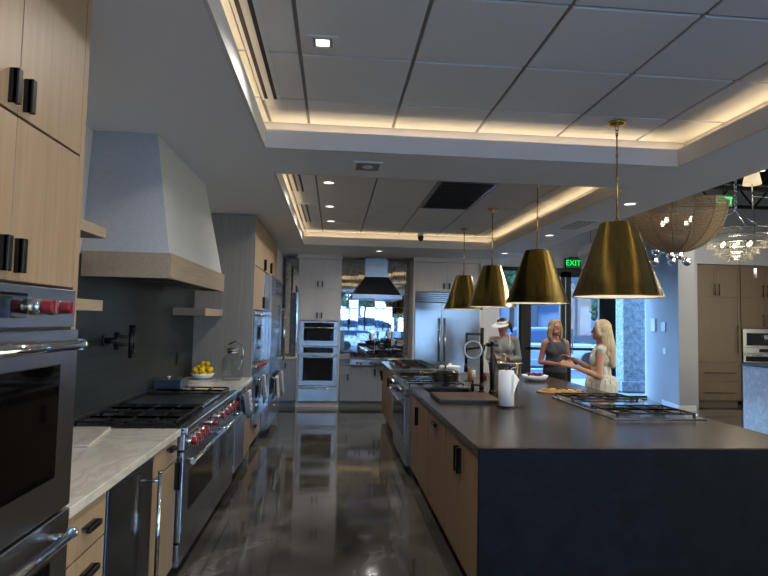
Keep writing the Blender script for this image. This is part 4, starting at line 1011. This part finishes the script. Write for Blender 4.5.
# slot diffusers
def slots(x0,x1,y0,y1,n,label):
    t=thing('slot_diffuser',label,'vent',((x0+x1)/2,(y0+y1)/2,ZT))
    part('frame',MB().box(x0,y0,ZT-.006,x1,y1,ZT-.0005),M['white'],t)
    for i in range(n):
        x=x0+(x1-x0)*(i+.5)/n;part('slot',MB().box(x-.011,y0+.02,ZT-.0075,x+.011,y1-.02,ZT-.006),M['matte_black'],t)
slots(-.505,-.385,-.7,3.68,2,'long two-slot air diffuser along the left of the nearer tray')
slots(-.53,-.35,5.2,6.35,3,'short slotted air diffuser in the far tray, nearer the camera')
slots(-.53,-.35,7.02,8.35,3,'short slotted air diffuser in the far tray, nearer the oven tower')
t=thing('return_air_grille','dark square return air grille in the far tray','vent',(1.35,6.3,ZT))
part('frame',MB().box(1.04,5.62,ZT-.008,1.65,6.99,ZT-.0005),M['dsteel'],t)
part('core',MB().box(1.07,5.65,ZT-.010,1.62,6.96,ZT-.008),M['matte_black'],t)
for i in range(13): part('blade',MB().obox((1.345,5.70+i*.1,ZT-.014),(.27,0,0),(0,.018,.006),(0,-.0005,.001)),M['dsteel'],t)
t=thing('ceiling_speaker','round flush ceiling speaker in the middle of the far tray','speaker',(.75,7.4,ZT))
part('rim',MB().torus((.75,7.4,ZT-.002),.2,.004,'z',48,8),M['white'],t);part('grille',MB().cyl((.75,7.4,ZT-.004),(.75,7.4,ZT-.0005),.2,n=48),M['tile'],t)
t=thing('dome_camera','small black dome camera hanging from the far tray edge','camera',(1.37,9.12,ZT))
part('dome',MB().lathe([(.045,0),(.05,-.02),(.045,-.05),(.025,-.08),(.001,-.088)],(1.37,9.05,ZT-.045),24),M['matte_black'],t)
part('base',MB().cyl((1.37,9.05,ZT-.045),(1.37,9.05,ZT-.001),.055,.05),M['white'],t)
t=thing('ceiling_vent','small flush louvred vent in the beam between the two trays','vent',(.23,4.36,ZC))
part('frame',MB().box(.12,4.22,ZC-.006,.34,4.49,ZC-.0005),M['ceil'],t)
part('core',MB().box(.14,4.25,ZC-.0075,.32,4.46,ZC-.006),M['grid'],t)
part('boss',MB().cyl((.23,4.35,ZC-.012),(.23,4.35,ZC-.0075),.04),M['ceil'],t)
t=thing('ceiling_vent','flush vent in the flat ceiling right of the far tray','vent',(2.89,6.5,ZC))
part('frame',MB().box(2.76,6.2,ZC-.006,3.02,6.85,ZC-.0005),M['ceil'],t)
for i in range(4): part('slat',MB().box(2.79+i*.058,6.23,ZC-.009,2.81+i*.058,6.82,ZC-.006),M['grid'],t)
# exit signs
def exit_sign(x,y,z,label,w=.34,h=.22):
    t=thing('exit_sign',label,'sign',(x,y,z))
    part('housing',MB().box(x-w/2,y,z-h/2,x+w/2,y+.05,z+h/2),M['black'],t,bevel=.005)
    part('face',MB().box(x-w/2+.012,y-.003,z-h/2+.012,x+w/2-.012,y,z+h/2-.012),M['exit_face'],t)
    textpart('lettering','EXIT',.17,M['exit'],t,(x,y-.006,z),(PI/2,0,0))
    return t
t=exit_sign(5.23,12.03,2.95,'green exit sign above the storefront doors')
part('bracket',MB().box(5.15,12.03,3.06,5.35,12.1,3.09),M['black'],t)
t=exit_sign(7.3,10.0,4.0,'green exit sign hanging high among the roof trusses')
part('stem',MB().cyl((7.3,10.02,4.1),(7.3,10.02,ZH),.01),M['black'],t)
# woven bowl chandelier
cx,cy,cr,cz=4.38,6.9,.575,3.16
t=thing('woven_chandelier','large woven rattan bowl chandelier right of the nearest pendant','chandelier',(cx,cy,ZH))
wv=MB()
H_=.60
for i in range(46):
    ph=(i+.3)/46*PI/2;r=cr*cos(ph);z=cz-H_*sin(ph)
    if r<.03: continue
    wv.torus((cx,cy,z),r*(1+.004*sin(i*3)),.0082,'z',56,5)
part('woven_bowl',wv,M['rattan'],t)
for k in range(14):
    a=2*PI*k/14;pts=[(cx+(cr+.004)*cos(p)*cos(a),cy+(cr+.004)*cos(p)*sin(a),cz-H_*sin(p)) for p in [PI/2*j/10 for j in range(11)]]
    part('rib',MB().tube(pts,.011,6),M['rattan'],t)
thin=MB()
for k in range(70):
    a=2*PI*k/70;thin.tube([(cx+(cr-.006)*cos(p)*cos(a),cy+(cr-.006)*cos(p)*sin(a),cz-(H_-.006)*sin(p)) for p in [PI/2*j/8 for j in range(8)]],.004,4)
part('uprights',thin,M['rattan'],t)
part('top_ring',MB().torus((cx,cy,cz+.005),cr,.014,'z',56,8),M['rattan'],t)
part('rod',MB().cyl((cx,cy,cz-.35),(cx,cy,ZH),.01).cyl((cx-cr,cy,cz),(cx+cr,cy,cz),.006).cyl((cx,cy-cr,cz),(cx,cy+cr,cz),.006),M['black'],t)
for k in range(4):
    a=.4+PI/2*k;bx_,by_=cx+.2*cos(a),cy+.2*sin(a)
    s=part('socket',MB().cyl((cx,cy,cz-.3),(bx_,by_,cz-.3),.008).cyl((bx_,by_,cz-.3),(bx_,by_,cz-.24),.016),M['black'],t)
    part('bulb',MB().ell((bx_,by_,cz-.205),(.026,.026,.042)),M['bulb_w'],s)
l=bpy.data.lights.new('chandelier_light','POINT');l.energy=9;l.color=(1,.88,.7);l.shadow_soft_size=.12
lo=bpy.data.objects.new('chandelier_light',l);C.objects.link(lo);lo.location=(cx,cy,cz-.15)
# tiered crystal chandelier
cx,cy=6.02,8.0
t=thing('crystal_chandelier','tiered crystal rod chandelier hung on a chain before the pantry wall','chandelier',(cx,cy,ZH))
ch=MB();z=3.40;i=0
while z<ZH:
    ch.torus((cx,cy,z),.024,.005,'x' if i%2 else 'y',14,6);z+=.038;i+=1
part('chain',ch,M['chrome'],t)
for k in range(3):
    a=.5+2*PI*k/3;part('stay',MB().cyl((cx,cy,3.38),(cx+.46*cos(a),cy+.46*sin(a),3.08),.006,n=8),M['chrome'],t)
tiers=[(.50,3.06),(.47,2.97),(.38,2.87),(.29,2.78),(.20,2.70),(.11,2.64)]
for k,(r,z) in enumerate(tiers):
    fr_=part('tier_ring',MB().torus((cx,cy,z),r,.006,'z',48,6),M['chrome'],t)
    cb=MB();n=int(r*150)
    for j in range(n):
        a=2*PI*j/n;q=Vector((cx+r*cos(a),cy+r*sin(a),z-.035))
        if k==0: o_=Vector((cos(a),sin(a),.35)).normalized()
        else: o_=Vector((cos(a)*.25,sin(a)*.25,-1)).normalized()
        L=.05;s_=Vector((-sin(a),cos(a),0));u_=o_.cross(s_)
        b0=q-o_*L*.9;w_=.008
        cb.add([b0,*[q+o_*L*.3+s_*w_*c1+u_*w_*c2 for c1,c2 in((1,0),(0,1),(-1,0),(0,-1))],q+o_*L],[(0,2,1),(0,3,2),(0,4,3),(0,1,4),(5,1,2),(5,2,3),(5,3,4),(5,4,1)])
    part('crystal_fringe',cb,M['crystal'],fr_)
for k in range(6):
    a=2*PI*k/6;part('bulb',MB().ell((cx+.2*cos(a),cy+.2*sin(a),2.86),(.02,.02,.034)),M['bulb'],t)
l=bpy.data.lights.new('chandelier_light','POINT');l.energy=14;l.color=(1,.85,.62);l.shadow_soft_size=.1
lo=bpy.data.objects.new('chandelier_light',l);C.objects.link(lo);lo.location=(cx,cy,2.9)
# shaded arm chandelier (one shade in frame)
cx,cy=5.1,6.0
t=thing('shade_chandelier','steel arm chandelier with a small white cone shade at the upper right','chandelier',(cx,cy,ZH))
part('stem',MB().cyl((cx+.62,cy,3.0),(cx+.62,cy,ZH),.012),M['chrome'],t)
M['shade_lit']=plain('lit_fabric_shade',(235,222,196),.8,emit=.5,ecol=(255,226,180))
for k,(ox,oy) in enumerate(((-.38,0),(.62,.8),(1.38,0),(.62,-.8))):
    ax=MB().tube([(cx+.62,cy,3.08),(cx+ox,cy+oy,3.10)],.008,8).cyl((cx+ox,cy+oy,2.95),(cx+ox,cy+oy,3.25),.007,n=8)
    a_=part('arm',ax,M['chrome'],t)
    part('shade',MB().lathe([(.095,0),(.06,.19)],(cx+ox,cy+oy,3.24),28),M['shade_lit'],a_,solid=.003)
# globe cluster
cx,cy=5.56,9.0
t=thing('globe_chandelier','cluster of small mirrored globes with bulbs below the woven chandelier','chandelier',(cx,cy,ZH))
part('stem',MB().cyl((cx,cy,2.95),(cx,cy,ZH),.008,n=8),M['chrome'],t)
for k,(ox,oz,oy) in enumerate(((-.22,2.86,0),(-.18,2.69,.1),(-.02,2.78,-.1),(.1,2.70,.05),(.2,2.79,0),(.02,2.9,.1),(.26,2.68,-.1))):
    a_=part('arm',MB().cyl((cx,cy,2.97),(cx+ox,cy+oy,oz),.005,n=8),M['chrome'],t)
    part('globe',MB().ell((cx+ox,cy+oy,oz),.072,20,12),M['chrome'],a_)
    part('bulb',MB().ell((cx+ox-.02,cy+oy-.075,oz+.03),.022,12,8),M['bulb_w'],a_)
t=thing('dome_pendant','pale shallow dome pendant partly behind the brass pendants','lamp',(4.21,9.0,ZH))
part('cord',MB().cyl((4.21,9,2.94),(4.21,9,ZH),.004,n=8),M['black'],t)
part('shade',MB().lathe([(.01,.2),(.06,.19),(.15,.12),(.19,.05),(.2,0)],(4.21,9.0,2.75),36),M['wall'],t,solid=.004)
t=thing('mini_pendant','tiny white cylinder pendant in front of the pantry doors','lamp',(7.9,10.0,ZH))
part('cord',MB().cyl((7.9,10,2.72),(7.9,10,ZH),.003,n=8),M['black'],t)
part('shade',MB().cyl((7.9,10,2.55),(7.9,10,2.73),.025,n=16),M['white'],t)

# ------------------------------------------------------------------ PEOPLE
def rz(a): return Matrix.Rotation(a,3,'Z')
def hand(mb,w,d,side,up,curl=.5,r=.0085,spread=.22,L=.17):
    """palm and five fingers: w wrist, d pointing direction, side = thumb side, up = back of hand"""
    w=Vector(w);d=Vector(d).normalized();side=Vector(side);side=(side-d*side.dot(d)).normalized();up=d.cross(side).normalized()*(1 if d.cross(side).dot(Vector(up))>0 else -1)
    pl=L*.52
    for q in(-.028,-.010,.010,.028): mb.cap(w+side*q*.5,w+d*pl+side*q,.016,.0125,10)
    for i,(q,f) in enumerate(((.030,.40),(.010,.46),(-.010,.43),(-.029,.34))):
        a=w+d*pl+side*q;d1=(d+side*(q*spread*12)*.6-up*curl*.45).normalized();d2=(d1-up*curl*.8).normalized();d3=(d2-up*curl*.8).normalized()
        l=L*f;b=a+d1*l*.45;c_=b+d2*l*.32;e=c_+d3*l*.23
        mb.cap(a-d*.015,b,r*1.1,r,8);mb.cap(b,c_,r,r*.92,8);mb.cap(c_,e,r*.92,r*.8,8)
    a=w+d*pl*.25+side*.02;b=a+(d*.6+side*.75-up*.2).normalized()*.045;c_=b+(d*.95+side*.2-up*.25).normalized()*.032
    mb.cap(a,b,.014,.0115,8);mb.cap(b,c_,.011,.009,8)
def person(label,loc,rot,arms,hairf,skin,top,topmat,legmat,headturn=(0,0),scale=1.0,dress=False,sleeves=False,extra=None):
    t=thing('person',label,'person',loc)
    Rz=rz(rot);L0=Vector(loc)
    class PM(MB): pass
    def finish(mb):
        mb.v=[tuple(L0+Rz@(Vector(v)*scale)) for v in mb.v];return mb
    HR=Matrix.Rotation(headturn[0],3,'Z')@Matrix.Rotation(headturn[1],3,'X')
    pv=Vector((0,.0,1.43))
    def hd(p): return pv+HR@(Vector(p)-pv)
    b=MB()
    b.ell((0,.01,.93),(.165,.12,.12)).ell((0,0,1.08),(.13,.095,.15)).ell((0,.0,1.24),(.15,.105,.15))
    b.cap((-.13,.005,1.345),(.13,.005,1.345),.052,.052)
    b.cap((0,.01,1.33),hd((0,.0,1.46)),.056,.05)
    for s in(-1,1):
        b.ell((s*.066,-.062,1.21),(.06,.052,.065))
        b.cap((s*.088,.01,.90),(s*.092,-.005,.50),.088,.056);b.cap((s*.092,-.005,.50),(s*.09,.02,.10),.052,.036)
        b.cap((s*.09,.03,.055),(s*.1,-.14,.035),.038,.03)
    # head
    b.ell(hd((0,.008,1.545)),(.073,.090,.105),rot=HR);b.ell(hd((0,-.035,1.485)),(.052,.052,.052),rot=HR)
    b.cap(hd((0,-.082,1.555)),hd((0,-.100,1.522)),.009,.013,10);b.ell(hd((0,-.082,1.484)),(.022,.011,.009),rot=HR)
    b.ell(hd((0,-.07,1.575)),(.044,.018,.010),rot=HR)
    b.ell(hd((0,-.07,1.453)),(.02,.018,.016),rot=HR)
    for s in(-1,1): b.ell(hd((s*.074,.012,1.535)),(.010,.02,.03),rot=HR)
    for (sh,el,wr,hdir,thumb,up,curl) in arms:
        b.cap(sh,el,.045,.037);b.cap(el,wr,.037,.026);hand(b,wr,hdir,thumb,up,curl)
    remesh('body',finish(b),skin,t,.0062,3)
    for s in(-1,1):
        part('eye',finish(MB().ell(hd((s*.029,-.078,1.548)),(.009,.007,.0045),10,8,rot=HR)),M['dhair'],t)
    part('lips',finish(MB().ell(hd((0,-.092,1.484)),(.02,.006,.006),12,8,rot=HR)),plain('lips',(150,80,74),.5),t)
    # top
    c_=MB();g=.014
    c_.ell((0,.01,.96),(.165+g,.12+g,.14)).ell((0,0,1.08),(.133+g,.098+g,.16)).ell((0,.0,1.235),(.15+g,.105+g,.145))
    for s in(-1,1):
        c_.ell((s*.066,-.060,1.21),(.062+g,.052+g,.068+g))
        if sleeves or dress: c_.cap((s*.075,.005,1.31),(s*.125,.005,1.335),.05+g,.045+g)
        else:
            c_.cap((s*.085,-.075,1.26),(s*.095,-.03,1.37),.035,.028);c_.cap((s*.095,-.03,1.37),(s*.095,.035,1.37),.028,.028);c_.cap((s*.095,.035,1.37),(s*.08,.07,1.26),.028,.035)
    if sleeves:
        c_.cap((0,.01,1.34),(0,.012,1.372),.085,.066)
        for (sh,el,wr,*_) in arms:
            e2=Vector(el)+(Vector(wr)-Vector(el))*.55
            c_.cap(sh,el,.056,.048);c_.cap(el,e2,.047,.042)
    elif dress:
        for (sh,el,*_) in arms:
            e2=Vector(sh)+(Vector(el)-Vector(sh))*.06;c_.cap(sh,e2,.054,.052)
    remesh('top' if not dress else 'dress',finish(c_ if not dress else dress_skirt(c_)),topmat,t,.008,4)
    if not dress:
        p=MB();p.ell((0,.01,.93),(.174,.130,.13))
        for s in(-1,1): p.cap((s*.088,.01,.88),(s*.094,-.005,.50),.096,.068);p.cap((s*.094,-.005,.50),(s*.09,.02,.13),.066,.055)
        remesh('trousers',finish(p),legmat,t,.009,3)
    for s in(-1,1):
        sh_=MB().cap((s*.09,.035,.045),(s*.1,-.15,.038),.043,.036)
        remesh('shoe',finish(sh_),M['shoe'],t,.008,2)
    h=MB();hairf(h,hd,HR)
    remesh('hair',finish(h),extra or M['blonde'],t,.007,2)
    return t,finish,hd,HR
def dress_skirt(c_):
    prof=[(.001,1.03),(.15,1.03),(.180,.95),(.172,.75),(.20,.52),(.195,.50),(.001,.52)]
    m=MB().lathe(prof,(0,.005,0),36);c_.add(m.v,m.f,True);return c_
# dark-blonde woman in charcoal tank top, facing the camera, glass in hands
def hair_mid(h,hd,HR):
    h.ell(hd((0,.022,1.575)),(.086,.092,.095),rot=HR)
    for s in(-1,1):
        h.cap(hd((s*.042,-.035,1.632)),hd((s*.082,-.015,1.53)),.03,.032);h.cap(hd((s*.085,-.01,1.53)),hd((s*.088,.0,1.42)),.036,.03);h.cap(hd((s*.088,.0,1.43)),hd((s*.07,-.02,1.385)),.028,.016)
    h.cap(hd((0,.05,1.56)),hd((0,.06,1.40)),.075,.05);h.cap(hd((-.06,.045,1.5)),hd((-.06,.045,1.39)),.045,.03);h.cap(hd((.06,.045,1.5)),hd((.06,.045,1.39)),.045,.03)
armsM=[((-.165,.0,1.335),(-.21,.03,1.06),(-.06,-.22,1.045),(.95,-.25,.05),(0,0,1),(0,-1,0),.7),
       ((.165,.0,1.335),(.215,.03,1.06),(.07,-.23,1.04),(-.95,-.2,.05),(0,0,1),(0,-1,0),.7)]
tM,_,_,_=person('woman in a charcoal tank top holding a glass and facing the camera',(3.15,7.85,0),0.12,armsM,hair_mid,M['skin'],None,M['tank'],M['pants'],headturn=(.12,-.05),scale=1.0,extra=M['dblonde'])
hx=rz(.12)@Vector((.01,-.285,0))+Vector((3.15,7.85,0))
solo('drinking_glass',MB().lathe([(.001,.006),(.024,.006),(.031,.13),(.033,.13),(.026,0),(.001,0)],(hx.x,hx.y,1.03),24),M['clear'],'clear drinking glass held by the woman in charcoal','glass')
# long-haired woman in cream, turned to the left, hand raised
def hair_long(h,hd,HR):
    h.ell(hd((0,.025,1.58)),(.088,.095,.098),rot=HR)
    for s in(-1,1):
        h.cap(hd((s*.055,-.03,1.63)),hd((s*.085,.0,1.5)),.032,.036);h.cap((s*.08,.04,1.50),(s*.085,.07,1.28),.045,.05)
    for x_ in(-.062,-.03,0,.03,.062): h.cap((x_*.8,.05,1.56),(x_*1.1,.10,1.34),.07,.065);h.cap((x_*1.1,.10,1.34),(x_*1.15,.125,1.18-abs(x_)*.3),.062,.035)
armsL=[((-.165,.0,1.335),(-.20,-.06,1.07),(-.16,-.30,1.20),(.1,-1,.35),(.9,0,.4),(0,.2,1),.35),
       ((.165,.0,1.335),(.21,-.02,1.04),(.14,-.28,1.13),(-.1,-.9,.3),(-.6,0,.8),(.6,0,.6),.25)]
person('woman in a sleeveless cream dress with long blonde hair gesturing by the island',(3.03,6.22,0),-PI/2-.45,armsL,hair_long,M['skin2'],None,M['dress'],None,headturn=(-.2,0),dress=True,scale=.995,extra=M['blonde'])
# woman in white visor, looking down
def hair_visor(h,hd,HR):
    h.ell(hd((0,.028,1.572)),(.084,.088,.094),rot=HR)
    h.cap(hd((.0,.10,1.60)),hd((.04,.15,1.52)),.035,.035);h.cap(hd((.04,.15,1.52)),hd((.06,.14,1.42)),.034,.02)
    for s in(-1,1): h.cap(hd((s*.06,.0,1.62)),hd((s*.078,.03,1.52)),.025,.02)
armsV=[((-.165,.0,1.335),(-.215,.0,1.07),(-.05,-.2,1.07),(.9,-.4,.0),(0,-.3,1),(0,-.2,1),.5),
       ((.165,.0,1.335),(.215,.0,1.07),(.07,-.21,1.06),(-.85,-.45,.0),(0,-.3,1),(0,-.2,1),.5)]
tV,fin,hd,HR=person('woman in a white visor and grey top looking down behind the ice bucket',(2.52,8.25,0),-.25,armsV,hair_visor,M['skin'],None,M['blouse'],M['pants'],headturn=(-.55,.32),sleeves=True,scale=1.01,extra=M['dhair'])
vz=MB();ring=[]
n=24
def vp(a,r,z): return hd((r*cos(a)*.95,.008+r*sin(a)*1.08,z))
band=MB().loft([[vp(2*PI*k/n,.090,1.592) for k in range(n)],[vp(2*PI*k/n,.088,1.632) for k in range(n)]],cap=False,smooth=True)
vo=part('visor',fin(band),M['paper'],tV,solid=.004,label='white sun visor')
br=MB();vs=[];fs=[]
for k in range(17):
    a=PI+PI*k/16
    o1=.088;o2=.088+.10*max(0,sin((k/16)*PI))**.6
    vs+= [vp(a,o1,1.597),vp(a,o2,1.585)]
for k in range(16): fs.append((2*k,2*k+1,2*k+3,2*k+2))
br.add(vs,fs,True);part('brim',fin(br),M['paper'],vo,solid=.004)
part('apron_strap',fin(MB().tube([(.07,-.145,1.2),(.085,-.11,1.32),(.08,-.02,1.415),(.05,.06,1.40)],.008,8)),M['paper'],tV)

# ------------------------------------------------------------------ LIGHT
w=bpy.data.worlds.new('sky');bpy.context.scene.world=w;w.use_nodes=True;nt=w.node_tree
bg=nt.nodes['Background'];tc=nt.nodes.new('ShaderNodeTexCoord');sp=nt.nodes.new('ShaderNodeSeparateXYZ')
nt.links.new(tc.outputs['Generated'],sp.inputs[0])
r=nt.nodes.new('ShaderNodeValToRGB');e=r.color_ramp.elements
e[0].position=.0;e[0].color=(.48,.65,.82,1);e[1].position=.6;e[1].color=(.28,.46,.76,1)
nt.links.new(sp.outputs[2],r.inputs[0]);nt.links.new(r.outputs[0],bg.inputs[0]);bg.inputs[1].default_value=15
# openings act as light portals
for (x,y,z,sx,sz,rx) in((2.8,YF-.2,1.5,6,2.5,PI/2),(5.1,YS+.25,1.4,4,2.8,-PI/2)):
    o=arealight(x,y,z,sx,sz,1,rot=(rx,0,0));o.data.cycles.is_portal=True
o=arealight(XR+.2,2.5,1.95,10,3.3,1,rot=(PI/2,0,PI/2));o.data.cycles.is_portal=True  # portal of the added right window
# lamps of the open hall on the right
for (x,y) in((7.8,4.5),(7.5,9.3),(5.2,2.5),(9.5,7)):
    t=thing('hall_lamp','black cylinder spotlight hanging in the open hall','ceiling light',(x,y,ZH),'cylinder spotlights of the hall')
    part('housing',MB().cyl((x,y,ZH-.3),(x,y,ZH-.001),.07),M['black'],t);part('lens',MB().cyl((x,y,ZH-.305),(x,y,ZH-.3),.055),M['led'],t)
    arealight(x,y,ZH-.32,.12,.12,45,(1,.93,.84),shape='DISK',spread=2.6)
sc=bpy.context.scene
vs_=sc.view_settings;sc.display_settings.display_device='sRGB';vs_.view_transform='Standard';vs_.look='None';vs_.gamma=1;vs_.use_curve_mapping=False;vs_.exposure=0.5
sc.cycles.max_bounces=8;sc.cycles.diffuse_bounces=5;sc.cycles.glossy_bounces=5;sc.cycles.transparent_max_bounces=12;sc.cycles.sample_clamp_indirect=4
sc.cycles.caustics_reflective=False;sc.cycles.caustics_refractive=False
